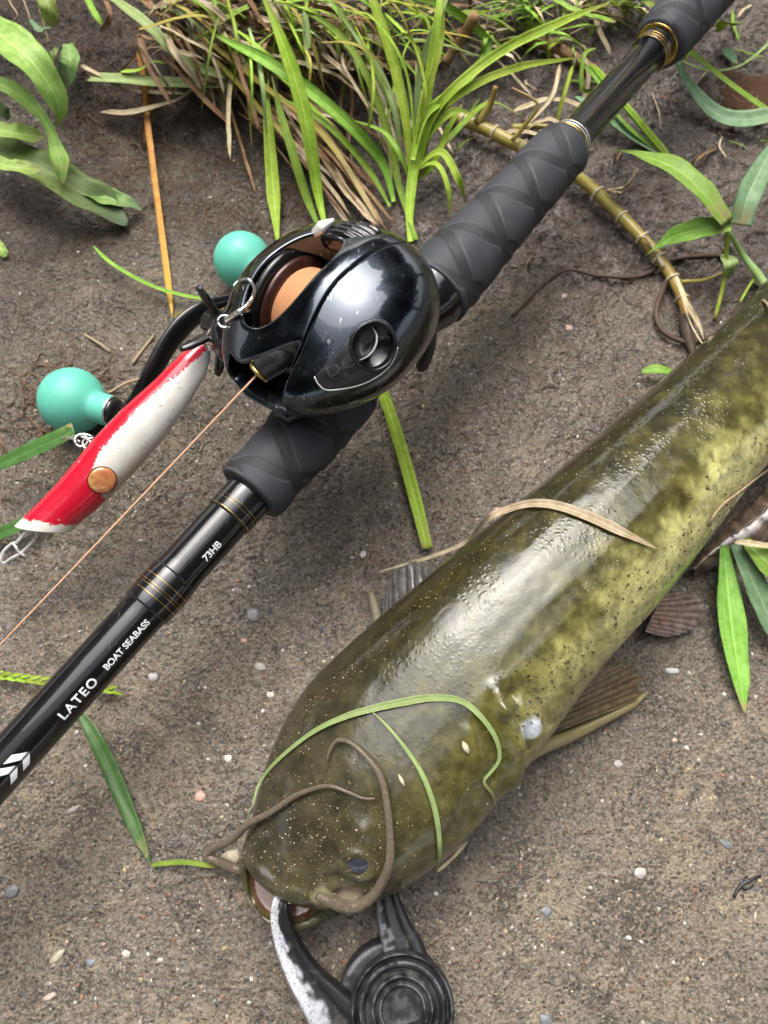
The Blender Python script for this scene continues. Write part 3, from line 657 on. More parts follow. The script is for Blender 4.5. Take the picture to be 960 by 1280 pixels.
c2 = [[(x, y) for x, y in chev(0)], [(x - .0046, y * 1.0) for x, y in chev(0)], [(-.016 + math.cos(a) * r_, math.sin(a) * r_ * .8) for r_, rg in ((.0062, np.linspace(-1.3, 1.3, 14)), (.0040, np.linspace(1.3, -1.3, 14))) for a in rg]]
strip_print('maker_logo', c2, rod_t(12, 955), R(22), rr_, m_white)

# ------------------------------------------------------------------ baitcasting reel (local millimetres: x to the butt, y to the handle, z up)
RC = rp(rod_t(428, 490) + .004) + U * .030
def RL(x, y, z): return RC + (np.asarray(x)[..., None] * RA + np.asarray(y)[..., None] * W + np.asarray(z)[..., None] * U) * .001
reel = empty('fishing_reel', rp(rod_t(428, 490)), 'glossy black low profile baitcasting reel with orange line and teal knobs on the rod', 'fishing reel')
def env(x, y, z, grow=0.0):
    """outer shell"""
    f = sstep(-38, 2, x)                        # 0 at nose, 1 mid
    zt = 11.5 + 10.0 * f + 1.2 * np.exp(-((y + 9) / 5.0) ** 2) * f; zb = 15.0 + 2.5 * f
    hw = 28.0 + 5.0 * sstep(-36, 0, x)
    hx = 35.0 + grow
    zz = np.where(z > 0, z / (zt + grow), z / (zb + grow))
    e = (np.abs(x / hx) ** 2.4 + np.abs(y / (hw + grow)) ** 2.4 + np.abs(zz) ** 2.4) ** (1 / 2.4) - 1
    return e * 22
def seam_y(x, z): return -12.6 + 1.2 * np.cos((x + 4) / 14.0) + 1.6 * sstep(-20, -32, x) - .06 * (z - 10)
def spoolcut(x, y, z):
    d = (((np.abs((x + 2.0) / 18.5)) ** 2.2 + np.abs((y - 6.2 + (x + 2) * .12) / 10.6) ** 2.2) ** (1 / 2.2) - 1) * 10.6
    return np.maximum(d, -(z + 3 + .0 * x))
def under(x, y, z):                              # hollow drum room for the spool
    return np.maximum(np.sqrt((x - 0) ** 2 + (z + 0) ** 2) - 17.2, np.abs(y - 1.5) - 13.2)
def frontcut(x, y, z):                           # level-wind mouth: open to the front, its roof is the slanting hood
    ln = (y - (11.5 - (x + 34) * 1.50)) / 1.80    # below the slanting hood edge
    A = smax(smax(ln, -(y + 11.0), 1.0), smax(x + 17.5, -(z - .5 - .10 * (x + 34)), 1.0), 1.0)
    B = smax(smax(np.abs(y - 1.2) - 12.4, x + 16.5, 1.5), np.abs(z - 1.8) - 4.6, 1.5)
    return smin(A, B, 1.0)
def frame_f(x, y, z):
    e = env(x, y, z)
    # shallow scoop between the left rim and the spool room
    e = smax(e, -spoolcut(x, y, z), 1.3); e = smax(e, -under(x, y, z), .6); e = smax(e, -frontcut(x, y, z), 1.2)
    return smax(e, seam_y(x, z) + .26 - y, .7)
HOLEC = {}
def plate_f(x, y, z):
    e = env(x, y, z, .25)
    return smax(e, y - (seam_y(x, z) - .26), .8)
def sdf_obj(name, f, lo, hi, res, mat, parent, label=None):
    V, F = surfnet(f, lo, hi, res * .85); o = mesh(name, RL(V[:, 0], V[:, 1], V[:, 2]), F[:, ::-1] if np.linalg.det(np.array([RA, W, U])) < 0 else F, mat, parent)
    if label: o['label'] = label
    return o
o_frame = sdf_obj('frame', frame_f, (-40, -14, -20), (39, 34, 26), .5, m_reel, reel)
o_plate0 = sdf_obj('side_plate', plate_f, (-40, -35, -20), (39, -4, 26), .5, m_reel, reel)
bv = bvh_of(o_plate0)
def toR(p):
    d = (np.asarray(p) - RC) * 1000; return np.array([d @ RA, d @ W, d @ U])
# dial hole: find the spot on the plate, bore along its normal
hp, hn = hit(bv, 467, 433)
hl = toR(hp); hnl = np.array([hn @ RA, hn @ W, hn @ U]); 
camn = np.array([0, 0, CAMH]) - hp; camn /= np.linalg.norm(camn); cn = np.array([camn @ RA, camn @ W, camn @ U]); hnl = hnl * .8 + cn * .35 + np.array([0, -.35, 0]); hnl /= np.linalg.norm(hnl)
def hole(x, y, z, r):
    d = np.stack([x - hl[0], y - hl[1], z - hl[2]], -1); t = d @ hnl; rad = np.sqrt(np.maximum((d ** 2).sum(-1) - t * t, 1e-9)); return np.maximum(rad - r, -(t + 6.5))
bpy.data.objects.remove(o_plate0)
plate = sdf_obj('side_plate', lambda x, y, z: smax(plate_f(x, y, z), -hole(x, y, z, 6.4), .5), (-40, -35, -20), (39, -4, 26), .5, m_reel, reel)
def polyreg(poly):
    """signed distance (mm, image-fitted plane across the dial axis) of a prism along the dial axis"""
    e1 = np.cross(hnl, [0, 0, 1.]); e1 /= np.linalg.norm(e1); e2 = np.cross(hnl, e1); pts = []
    for px, py in poly:
        p, n = hit(bv, px, py); q = toR(p) - hl; pts.append((q @ e1, q @ e2))
    pts = np.array(pts); pts = crv(np.vstack([np.c_[pts, np.zeros(len(pts))]]), 90)[:, :2]
    def f(x, y, z):
        d = np.stack([x - hl[0], y - hl[1], z - hl[2]], -1); a, b = d @ e1, d @ e2; dm = np.full(a.shape, 1e9); ins = np.zeros(a.shape, bool)
        for i in range(len(pts)):
            p, q = pts[i], pts[(i + 1) % len(pts)]; w_ = q - p; L = max(w_ @ w_, 1e-9); t = np.clip(((a - p[0]) * w_[0] + (b - p[1]) * w_[1]) / L, 0, 1)
            dm = np.minimum(dm, (a - p[0] - t * w_[0]) ** 2 + (b - p[1] - t * w_[1]) ** 2)
            c = ((p[1] > b) != (q[1] > b)) & (a < (q[0] - p[0]) * (b - p[1]) / (q[1] - p[1] + 1e-12) + p[0]); ins ^= c
        return np.where(ins, -1, 1) * np.sqrt(dm)
    return f, pts, e1, e2
PANEL = [(393, 470), (404, 458), (420, 440), (440, 417), (458, 401), (476, 398), (491, 410), (497, 432), (490, 452), (474, 468), (450, 480), (424, 485), (406, 486), (397, 478)]
pf, ppts, e1, e2 = polyreg(PANEL)
def panel_f(x, y, z):
    s = env(x, y, z, .25) - .30; s = np.maximum(s, -(env(x, y, z, .25) + 1.2)); s = smax(s, pf(x, y, z), .5); s = smax(s, -hole(x, y, z, 6.4), .4)
    d = (x - hl[0]) * hnl[0] + (y - hl[1]) * hnl[1] + (z - hl[2]) * hnl[2]; return np.maximum(s, -(d + 9))
c_lo, c_hi = hl - 26, hl + 26
Vp, Fp = surfnet(panel_f, (hl[0] - 30, max(-35, hl[1] - 14), hl[2] - 22), (hl[0] + 12, hl[1] + 14, hl[2] + 14), .45)
panel = mesh('dial_panel', RL(*Vp.T), Fp[:, ::-1] if np.linalg.det(np.array([RA, W, U])) < 0 else Fp, plain('panel_black', (.010, .010, .014), .42, 0, .15), reel)
panel['label'] = 'satin black panel around the dial opening'
bv2 = bvh_of(plate, panel)
edge = []
for px, py in [(393, 471), (398, 480), (407, 487), (424, 486.5), (450, 481), (474, 469), (490, 453), (497, 434)]:
    p, n = hit(bv2, px, py, .0001)
    if p is not None: edge.append(p)
tube('panel_trim', crv(edge, 50), .00022, m_bright, reel, 8)
# dial inside the bore
hw_, nw = RL(*hl), (hnl[0] * RA + hnl[1] * W + hnl[2] * U)
revolve('dial_well', [(-.0064, .0002), (-.0064, .0062), (-.002, .0063), (.0001, .0064), (.0004, .0068), (.0001, .0070), (-.003, .0070)], hw_, nw, m_blackmetal, reel, 72)
dial = revolve('brake_dial', [(-.0062, .0054), (-.0040, .0054), (-.0034, .0050), (-.0033, .0001)], hw_, nw, m_black, reel, 60, disp=lambda t, a: np.where(t > -.0061, .00012 * (np.cos(a * 30) > 0), 0))
e2w = e2[0] * RA + e2[1] * W + e2[2] * U; e1w = e1[0] * RA + e1[1] * W + e1[2] * U
# direction of the fin: nearly upright in the picture
up_ = (P(467, 400, hp[2]) - P(467, 460, hp[2])); up_ -= up_.dot(nw) * nw; up_ /= np.linalg.norm(up_); rt_ = np.cross(up_, nw)
if rt_[0] < 0: rt_ = -rt_
finp = crv([hw_ - nw * .0032 + up_ * .0053 - rt_ * .0010, hw_ - nw * .0022 + up_ * .003 + rt_ * .0008, hw_ - nw * .0016 + rt_ * .0011, hw_ - nw * .0022 - up_ * .003 + rt_ * .0001, hw_ - nw * .0032 - up_ * .0050 - rt_ * .0018], 24)
tube('dial_fin', finp, np.interp(np.linspace(0, 1, 24), [0, .3, .7, 1], [.0003, .0008, .0007, .0003]), m_bright, dial, 10, nw, .45)
# DC mark on the panel
def surfmap(cx, cy, dirx, diry, bvh, off):
    """print glyph metres in the picture-facing tangent frame of the hit point"""
    p0, n0 = hit(bvh, cx, cy); q, _ = hit(bvh, cx + dirx, cy + diry); ex = q - p0; ex /= np.linalg.norm(ex); ey = np.cross(n0, ex)
    def f(pts):
        out = []
        for x, y in pts:
            s = Vector(p0 + ex * x + ey * y + n0 * .004); h = bvh.ray_cast(s, Vector(-n0), .01)
            out.append(np.array(h[0]) + n0 * off if h[0] is not None else p0 + ex * x + ey * y)
        return np.array(out)
    return f
text_mesh('dial_lettering', 'DC', .0052, surfmap(411, 473, 5, -2.6, bv2, .00006), m_grey_print, panel, -.00004, 1.1, sxy=(1.15, .85))
# spool
sc0, sy0 = (0.0, 0.0), 1.0
def SY(y): return RL(sc0[0], y, sc0[1])
spool = revolve('spool', [(-.0122, .003), (-.0120, .0160), (-.0112, .0170), (-.0104, .0160), (-.0095, .0145), (-.0090, .0105), (.0090, .0105), (.0095, .0145), (.0104, .0160), (.0112, .0170), (.0120, .0160), (.0122, .003)], SY(sy0), W, m_redplastic, reel, 96)
nn = 60; prof = [(s * .0098, .0100 if abs(s) > .99 else .0138 + .0007 * (1 - s * s)) for s in np.linspace(-1, 1, nn)]
Vs = []; a_ = np.linspace(0, 2 * math.pi, 160, endpoint=False)
lw = revolve('wound_line', prof, SY(sy0), W, m_spoolline, spool, 160, disp=lambda t, a: .00013 * np.sin(t * 3200 + 2.2 * np.sin(a * 2) + 1.3 * np.sin(a * 5 + t * 900)) * (np.abs(t) < .0095))
me = lw.data; uvl = me.uv_layers.new(name='UVMap'); li = np.empty(len(me.loops), np.int32); me.loops.foreach_get('vertex_index', li)
vi = li; uvl.data.foreach_set('uv', np.stack([(vi // 160) / nn, (vi % 160) / 160.], 1).astype(np.float32).ravel())
for yy in (-11.2, 14.6):
    revolve('spool_rim', [(-.0012, .0150), (-.0014, .0178), (-.0004, .0190), (.0008, .0188), (.0014, .0176), (.0012, .0150)], SY(yy), W, m_reel_dark, reel, 96)
# level wind: shaft cover, guide, gold ring
lwc = RL(-23., 0, 3.0)
revolve('worm_shaft', [(-.0120, .001), (-.0120, .0030), (.0120, .0030), (.0120, .001)], lwc + RA * .002, W, m_black, reel, 32)
guide = tube('line_guide', crv([RL(-17.5, -6., 8.5), RL(-23., -3, 6.5), RL(-28.2, .6, 4.6)], 14), np.interp(np.linspace(0, 1, 14), [0, .4, 1], [.0040, .0046, .0040]), m_black, reel, 28, U, .85)
gr = RL(-29.0, .9, 4.5); gn = (RL(-30, 1.3, 4.1) - gr); gn /= np.linalg.norm(gn)
b1_ = np.cross(gn, [0, 0, 1.]); b1_ /= np.linalg.norm(b1_); b2_ = np.cross(gn, b1_)
tube('guide_ring', [gr + (math.cos(t) * b1_ * 1.0 + math.sin(t) * b2_ * 1.0) * .0031 for t in np.linspace(0, 2 * math.pi, 40)], .00065, m_gold, guide, 12)
revolve('guide_throat', [(-.0006, .0004), (.0001, .0027), (.0004, .0030)], gr - gn * .0002, gn, m_black, guide, 32)
# clutch thumb bar across the back of the frame
def bar_f(x, y, z):
    q = (np.abs((x - 20.5 - (y) * -.22) / 5.4) ** 3 + np.abs((y - .5) / 9.5) ** 3 + np.abs((z - 16.6 + .12 * (x - 20) + .1 * np.abs(y)) / 4.0) ** 3) ** (1 / 3) - 1
    return q * 4 + .16 * np.sin(x * 3.2) * sstep(17, 18, z) * sstep(8, 6, np.abs(y))
sdf_obj('thumb_bar', bar_f, (12, -12, 10), (30, 12, 24), .4, m_reel_dark, reel)
tube('thumb_bar_trim', crv([RL(14.5, 12.0, 17.8), RL(17.5, 9.0, 20.0), RL(20.5, 6.5, 21.2)], 12), np.interp(np.linspace(0, 1, 12), [0, .45, 1], [.0010, .0020, .0005]), m_bright, reel, 16, U, 1.3)
# foot under the frame
tube('reel_foot', crv([RL(-30, 0, -17.0), RL(-12, 0, -15.5), RL(12, 0, -15.5), RL(30, 0, -17.0)], 16), np.interp(np.linspace(0, 1, 16), [0, .2, .8, 1], [.003, .006, .006, .003]), m_blackmetal, reel, 20, U, 1.2)
# star drag and handle on the far left side
hc = RL(-15, 29, -5.0)
revolve('gear_housing', [(-.006, .010), (0, .0105), (.003, .0095), (.0045, .006), (.006, .0042), (.014, .0040), (.0145, .001)], hc, W, m_reel_dark, reel, 48)
star = revolve('star_drag', [(.0055, .001), (.0055, .006), (.0085, .006), (.0085, .001)], hc, W, m_blackmetal, reel, 40)
for k in range(5):
    an = R(72 * k + 20); d1 = math.cos(an) * RA + math.sin(an) * U
    s = crv([hc + W * .007 + d1 * .005, hc + W * .0075 + d1 * .013, hc + W * .0085 + d1 * .0175], 10)
    tube('drag_arm', s, np.interp(np.linspace(0, 1, 10), [0, .7, 1], [.0024, .0021, .0014]), m_blackmetal, star, 14, W, .6)
# handle: swept double arm with round teal knobs
ka, kb = P(90, 501, .0135), P(303, 326, .0145)
ha, hb = P(148, 517, .022), P(318, 372, .022)
hm = hc + W * .0125
handle = empty('handle', hm); adopt(handle, reel); handle.location = Vector(hm); handle.matrix_parent_inverse = wloc(reel).inverted()
h0 = P(160, 512, .020); h1 = P(185, 476, .028); h2 = P(212, 428, .034); h3 = P(240, 397, .036); h4 = P(268, 384, .034); h5 = P(325, 372, .026)
arm = tube('handle_arm', crv([h0, h1, h2, h3, h4, h5], 40), np.interp(np.linspace(0, 1, 40), [0, .15, .5, .85, 1], [.0024, .0034, .0044, .0034, .0024]), m_reel_dark, handle, 20, U, .45)
tube('arm_edge', [p + np.array([-.0024, .0016, .0012]) for p in crv([h1, h2, h3, h4], 30)], .0006, m_blackmetal, handle, 8)
def knob(c, base, r):
    ax = np.asarray(c) - np.asarray(base); L = np.linalg.norm(ax); ax /= L
    pr = [(-.0010, .0040), (0, .0058), (.002, .0060)]; L2 = L
    for t in np.linspace(0, 1, 34):
        x = .003 + t * (L2 + r - .003); d = x - L2
        sph = math.sqrt(max(r * r - d * d, 0)); neck = .0060 + .0006 * t
        q = (neck ** 6 + sph ** 6) ** (1 / 6) if x < L2 else sph
        pr.append((x, max(q, .0002)))
    kn = revolve('knob', pr, base, ax, m_teal, handle, 64); 
    cap = revolve('knob_cap', [(-.0026, .001), (-.0024, .0046), (-.0010, .0054), (.0002, .0054), (.0006, .0035)], base, ax, m_blackmetal, kn, 40)
    tube('washer', [np.asarray(base) - ax * .0004 + (math.cos(t) * np.cross(ax, [0, 0, 1.]) + math.sin(t) * np.cross(ax, np.cross(ax, [0, 0, 1.]))) * .0058 for t in np.linspace(0, 2 * math.pi, 40)], .0004, m_silver, kn, 8)
    return kn
knob(ka, P(140, 514, .0165), .0128)
knob(kb, P(338, 352, .0185), .0120)

# line running from the guide ring off the lower left of the frame
ls = gr + gn * .0004; le = P(-10, 815, .040); tt = np.linspace(0, 1.6, 30)[:, None]
ln = tube('fishing_line', ls + (le - ls) * tt + np.array([0, 0, -1.]) * (tt * (1.6 - tt)) * .001, .00034, m_line, None, 8)
tag(ln, 'thin peach braided line running tight from the reel guide past the lure', 'fishing line')

# ------------------------------------------------------------------ lure
lt, lh = P(257, 433, .056), P(52, 660, .031)
ld = (lh - lt); LL = np.linalg.norm(ld); ld /= LL; cv = np.array([0, 0, CAMH]) - (lt + lh) / 2; cv -= cv.dot(ld) * ld; cv /= np.linalg.norm(cv); ls_ = np.cross(ld, cv)
if ls_[0] < 0: ls_ = -ls_
pxs = lambda p: depth(p) / FOC
st_ = np.array([0, 6, 27, 73, 125, 175, 215, 245, 270, 300]) / 300.; hwp = np.array([8, 12.5, 20, 25.5, 31, 32, 30.5, 28.5, 27.5, 28]); cc_ = np.array([0, 1, 4, 7, 7, 6.5, 7, 6, 4, 2])
n1_, n2_ = 260, 120; s = np.linspace(0, 1.0, n1_); Vl = []; red = []; cols = []
for i, q in enumerate(s):
    ctr = lt + ld * LL * q; sc_px = pxs(ctr); hw_1 = np.interp(q, st_, hwp) * sc_px; c_1 = np.interp(q, st_, cc_) * sc_px
    an = np.linspace(0, 2 * math.pi, n2_, endpoint=False)
    off = np.cos(an) * hw_1 + c_1                     # across (towards lower right positive)
    dep = np.sin(an) * hw_1 * .78
    sl = np.zeros_like(an)
    slant = (off / .0075) * .0052 * sstep(.80, 1.0, q)       # slanted, slightly cupped face
    Vl.append(ctr + off[:, None] * ls_ + dep[:, None] * cv - slant[:, None] * ld)
Vl = np.vstack(Vl); Fl = [(i * n2_ + j, i * n2_ + (j + 1) % n2_, (i + 1) * n2_ + (j + 1) % n2_, (i + 1) * n2_ + j) for i in range(n1_ - 1) for j in range(n2_)]
nose = Vl[-n2_:].mean(0) - ld * .0015; tl = Vl[:n2_].mean(0) - ld * .0004
Vl = np.vstack([Vl, nose, tl]); a0 = (n1_ - 1) * n2_
Fl += [(a0 + j, a0 + (j + 1) % n2_, len(Vl) - 2) for j in range(n2_)] + [((j + 1) % n2_, j, len(Vl) - 1) for j in range(n2_)]
rel = Vl - lt; q_ = rel @ ld / LL; o_ = (rel @ ls_); sp = np.array([pxs(lt + ld * LL * t) for t in np.clip(q_, 0, 1)]); pp = o_ / sp; dd_ = rel @ cv
jag = 3.2 * fbm(Vl[:, 0] * 700, Vl[:, 1] * 700, Vl[:, 2] * 700, 3, 71) + 1.6 * vnoise(Vl[:, 0] * 2600, Vl[:, 1] * 2600, Vl[:, 2] * 2600, 72)
tp = q_ * 310
lim = np.interp(tp, [0, 40, 80, 130, 180, 205, 216, 300], [6, 1, -5, -8, -8, -2, 16, 22]) - 2
redm = (pp + jag * .8 < lim); redm |= (tp > 206 + (pp + 5) * .62 + jag)
wtip = (tp + pp * .66 > 296 + jag * 1.2) ; wbelly = (pp > 34) & (tp > 225) & (tp < 252)
cols = np.where(redm[:, None], np.array([.55, .006, .026]), np.array([.76, .73, .66]))
pink = sstep(20, 33, pp) * sstep(90, 170, tp) * .5 * (~redm); cols = cols * (1 - pink[:, None]) + np.array([.62, .36, .28]) * pink[:, None]
cols[wtip | (wbelly & redm)] = (.72, .68, .60)
chip = (fbm(Vl[:, 0] * 900, Vl[:, 1] * 900, Vl[:, 2] * 900, 3, 77) > .66) & redm & ~wtip; cols[chip] = (.62, .5, .46)
scf = (fbm(Vl[:, 0] * 1100, Vl[:, 1] * 1100, Vl[:, 2] * 1100, 3, 78) > .60) & ~redm; cols[scf] = (.32, .30, .27)
lure = empty('fishing_lure', lh, 'red and white chipped fishing lure with orange eye lying against the reel', 'fishing lure')
ol = mesh('body', Vl, Fl, m_lure, lure, cols=cols)
bl = bvh_of(ol)
pe, ne = hit(bl, 128, 600)
def eye_mat():
    m, nt, b = M('lure_eye', (.6, .25, .1), .2, .3, .5, 1, .05); n = noise(nt, coords(nt), 420, 3, .6, .6)
    nt.links.new(ramp(nt, n.outputs[0], [(.3, (.62, .13, .08)), (.5, (.76, .30, .12)), (.7, (.80, .50, .12))]), b.inputs['Base Color']); return m
nev = ne * .75 + cv * .25; nev /= np.linalg.norm(nev)
eo = revolve('eye', [(-.0025, .0044), (.0004, .0045), (.0008, .0043), (.0011, .0036), (.0013, .0018), (.00132, .0001)], pe, nev, eye_mat(), lure, 48)
revolve('eye_rim', [(-.0018, .0046), (.0003, .00475), (.00055, .0046), (.0003, .0044)], pe, nev, m_redplastic, eo, 48)
# hardware: wire loops, split rings, hook, snap
def loop(name, c, n_, r1, r2, th, parent, mat=m_silver, ph=0, turns=1.0, ax=None):
    n_ = np.asarray(n_, float) / np.linalg.norm(n_); e = np.cross(n_, [0, 0, 1.]) if ax is None else np.asarray(ax) - np.dot(ax, n_) * n_
    e /= np.linalg.norm(e); f = np.cross(n_, e); t = np.linspace(0, 2 * math.pi * turns, int(36 * turns)) + ph
    path = [np.asarray(c) + math.cos(a) * r1 * e + math.sin(a) * r2 * f + n_ * th * 1.2 * (a - ph) / (2 * math.pi) for a in t]
    return tube(name, path, th, mat, parent, 10)
tow = np.array([0, 0, CAMH]) - lt; tow /= np.linalg.norm(tow)
pa = P(262, 431, .0580); pb = P(271, 416, .063); 
loop('tail_eye', pa, tow + .4 * ld, .0018, .0018, .0004, lure)
loop('split_ring', pb, tow + .25 * ls_, .0040, .0024, .0004, lure, turns=2.0, ax=-ld)
bR = bvh_of(o_frame, plate)
def onreel(pts, off):
    out = []; last = .062
    for p in pts:
        q, n = hit(bR, p[0], p[1]); h = q[2] + off + (p[2] if len(p) > 2 else 0) if q is not None else last
        h = max(h, last - .004); last = h; out.append(P(p[0], p[1], h))
    return out
loop('hook_eye', onreel([(281, 402)], .0016)[0], tow - .3 * ls_, .0020, .0018, .0004, lure)
hk = crv(onreel([(283, 400), (297, 391, .0008), (307, 384, .001), (315, 373, .0012), (318, 360, .0015), (310, 349, .0012), (299, 351, .0005), (291, 358)], .0012), 50)
tube('hook', hk, np.interp(np.linspace(0, 1, 50), [0, .2, .6, .97, 1], [.0009, .0009, .0005, .0004, .0001]), m_silver, lure, 12)
hk = crv(onreel([(296, 392), (308, 389), (318, 389), (327, 391), (333, 397)], .0010), 26)
tube('hook', hk, np.interp(np.linspace(0, 1, 26), [0, .6, 1], [.0006, .0005, .0004]), m_silver, lure, 10)
# belly hardware by the teal knob
pbm = P(102, 551, .036)
loop('belly_ring', pbm, [0.2, -.3, 1], .0021, .0021, .0004, lure, turns=2)
loop('belly_eye', P(109, 556, .037), [.5, .2, 1], .0022, .0015, .00035, lure)
loop('belly_ring', P(108, 546, .034), [.2, .6, 1], .0026, .0013, .00035, lure)
tube('hook_shank', crv([P(100, 552, .036), P(92, 549, .035), P(84, 547, .033), P(78, 549, .031)], 16), .0005, m_silver, lure, 8)
# snap at the nose
loop('nose_ring', P(47, 655, .030), [0, -.2, 1], .0020, .0016, .00035, lure, turns=1)
sn = crv([P(44, 656, .029), P(38, 663, .028), P(30, 668, .027), P(22, 677, .026), P(14, 680, .025), P(4, 690, .024), P(1, 700, .023), P(5, 704, .022), P(14, 698, .023), P(22, 694, .0235), P(28, 690, .024), P(40, 678, .0255), P(46, 668, .027), P(44, 660, .028)], 80)
tube('snap', sn, .00055, m_bright, lure, 10)
tube('snap_clasp', crv([P(16, 679, .0255), P(20, 684, .026), P(24, 690, .025), P(31, 695, .024)], 14), .00045, m_bright, lure, 10)

# ------------------------------------------------------------------ catfish
fishL = [(300, 1064), (298, 1000), (334, 922), (438, 826), (548, 726), (654, 636), (780, 525), (900, 412), (985, 320)]
fishR = [(398, 1150), (514, 1078), (602, 1006), (690, 903), (764, 809), (846, 724), (940, 600), (1032, 494), (1112, 404)]
ZC = [.017, .021, .025, .028, .029, .029, .028, .027, .025]; HT = [.010, .0175, .0215, .0255, .027, .027, .0255, .0235, .021]
cen, wid = [], []
for (a, b, zc) in zip(fishL, fishR, ZC):
    l_, r_ = P(*a, zc), P(*b, zc * .8); r_ = P(*b, zc * .8); cen.append((l_ + r_) / 2); wid.append(np.linalg.norm((r_ - l_)[:2]) / 2)
cen = np.array(cen); D = cen[-2] - cen[1]; D[2] = 0; D /= np.linalg.norm(D); S0 = cen[0].copy(); S0[2] = 0
Cx = np.array([D[1], -D[0], 0.])          # lateral, towards the lower right of the picture
ls2 = (cen - S0) @ D; lc = (cen - S0) @ Cx
LEN = ls2[-1]
kL = np.concatenate([[ls2[0] - .0], ls2[1:], [LEN + .06, LEN + .14]]); kC = np.concatenate([lc, [lc[-1] + .012, lc[-1] + .045]])
kW = np.concatenate([wid, [.013, .006]]); kZ = np.array(ZC + [.022, .016]); kH = np.array(HT + [.017, .010])
from bisect import bisect
def smooth_interp(x, xp, fp):
    xs = np.linspace(xp[0] - .03, xp[-1] + .03, 500); f = np.interp(xs, xp, fp); kk = np.hanning(41); kk /= kk.sum(); f2 = np.convolve(np.pad(f, 20, 'edge'), kk, 'valid'); return np.interp(x, xs, f2)
KW = dict(l=kL)
print('fish widths mm', np.round(np.array(wid) * 1000, 1), 'len', np.round(ls2 * 1000))
NOSE = ls2[0] - .006
def fish_sec(l):
    c = smooth_interp(l, kL, kC); wd = smooth_interp(l, kL, kW) * .97; zc = smooth_interp(l, kL, kZ); hh = smooth_interp(l, kL, kH)
    t = np.clip((l - NOSE + .0085) / .038, 0, 1); rd = np.sqrt(np.clip(1 - (1 - t) ** 2.6, 0, 1))           # blunt snout
    return c, wd * (.48 + .52 * rd), zc, hh * (.50 + .50 * rd), t
def fish_f(l, c, z):
    c0, wd, zc, hh, t = fish_sec(l); a = (c - c0); zz = z - zc
    up = zz > 0
    e = (np.abs(a / wd) ** 2.25 + np.abs(np.where(up, zz / hh, zz / (zc * .99))) ** 2.25) ** (1 / 2.25) - 1
    d = e * np.minimum(wd, hh)
    # rounded snout cap, lower jaw reaching further forward than the upper lip
    lip = NOSE + .0045 + (a / .024) ** 2 * .013
    jaw = NOSE - .0015 + (a / .026) ** 2 * .014
    front = np.where(z > .0175, lip, jaw)
    fr = smin(np.maximum(front - l, -1), front - l, .001)
    upl = NOSE + .0030 + ((a + .006) / .024) ** 2 * .011; jwl = NOSE - .0036 + ((a - .002) / .024) ** 2 * .011 + .0030 * sstep(.009, .001, z); k_ = sstep(.0150, .0185, z)
    d = smax(d, upl * k_ + jwl * (1 - k_) - l, .0022)
    # mouth slot
    m = smax(np.abs(z - .0165) - .0040, smax(l - NOSE - .026, np.sqrt((a - .0005) ** 2 + ((l - NOSE - .0115) * .95) ** 2) - .0135, .002), .002)
    d = smax(d, -m, .0016)
    # soft relief: eye sockets, gill cover fold, belly sag
    return d
lo = (NOSE - .006, lc.min() - .045, .0004); hi = (LEN + .14, lc.max() + .09, .062)
def fish_grid(l, c, z): return fish_f(l, c, z)
# far part coarse, near part fine would tear; one resolution
Vf, Ff = surfnet(fish_grid, lo, hi, .0010)
def FW(v): return S0 + v[:, 0:1] * D + v[:, 1:2] * Cx + v[:, 2:3] * np.array([0, 0, 1.])
Wf = FW(Vf)
import numpy.linalg as la
def local_of(p): d = np.asarray(p) - S0; return np.array([d @ D, d @ Cx, p[2]])
fdet = np.linalg.det(np.array([D, Cx, [0, 0, 1.]]))
if fdet < 0: Ff = Ff[:, ::-1]
bf0 = BVHTree.FromPolygons([tuple(v) for v in Wf], [tuple(int(i) for i in f) for f in Ff])
def fh(px, py, off=0.0): return hit(bf0, px, py, off)
# sculpted relief: distance-to-curve ridges and grooves
nrm = np.zeros_like(Wf); e_a = Wf[Ff[:, 1]] - Wf[Ff[:, 0]]; e_b = Wf[Ff[:, 3]] - Wf[Ff[:, 0]]; fnm = np.cross(e_a, e_b)
for k_ in range(4): np.add.at(nrm, Ff[:, k_], fnm)
nrm /= np.maximum(la.norm(nrm, axis=1, keepdims=True), 1e-12)
def dcurve(pxpts, n=60):
    pts = [fh(*p)[0] for p in pxpts]; pts = [p for p in pts if p is not None]; c = crv(pts, n); d = np.full(len(Wf), 9.)
    lo_, hi_ = c.min(0) - .02, c.max(0) + .02; m = np.all((Wf > lo_) & (Wf < hi_), axis=1); i = np.where(m)[0]
    for q in c: d[i] = np.minimum(d[i], la.norm(Wf[i] - q, axis=1))
    return d
disp = np.zeros(len(Wf))
def ridge(pts, h, wd): disp[:] += h * np.exp(-(dcurve(pts) / wd) ** 2)
ridge([(622, 868), (634, 900), (645, 935), (640, 975), (622, 1012)], .0026, .0032)      # gill cover edge
ridge([(640, 870), (652, 905), (662, 940), (650, 985)], -.0030, .0022)
ridge([(600, 905), (612, 930), (618, 965)], -.0012, .0022)
ridge([(628, 885), (646, 884), (655, 900), (650, 925)], .0020, .0018)
ridge([(470, 1075), (478, 1045), (470, 1010)], -.0010, .0040)
ridge([(606, 1040), (596, 1005), (598, 960), (590, 915)], .0008, .0026)
ridge([(560, 1070), (585, 1030), (592, 985)], -.0009, .0022)
ridge([(655, 860), (676, 885), (690, 905)], -.0014, .0020)
ridge([(405, 1100), (430, 1096), (462, 1104)], -.0009, .0016)
ridge([(420, 1108), (436, 1104), (452, 1110), (455, 1120)], .0008, .0011)
ridge([(448, 1082)], 0, 1) if False else None
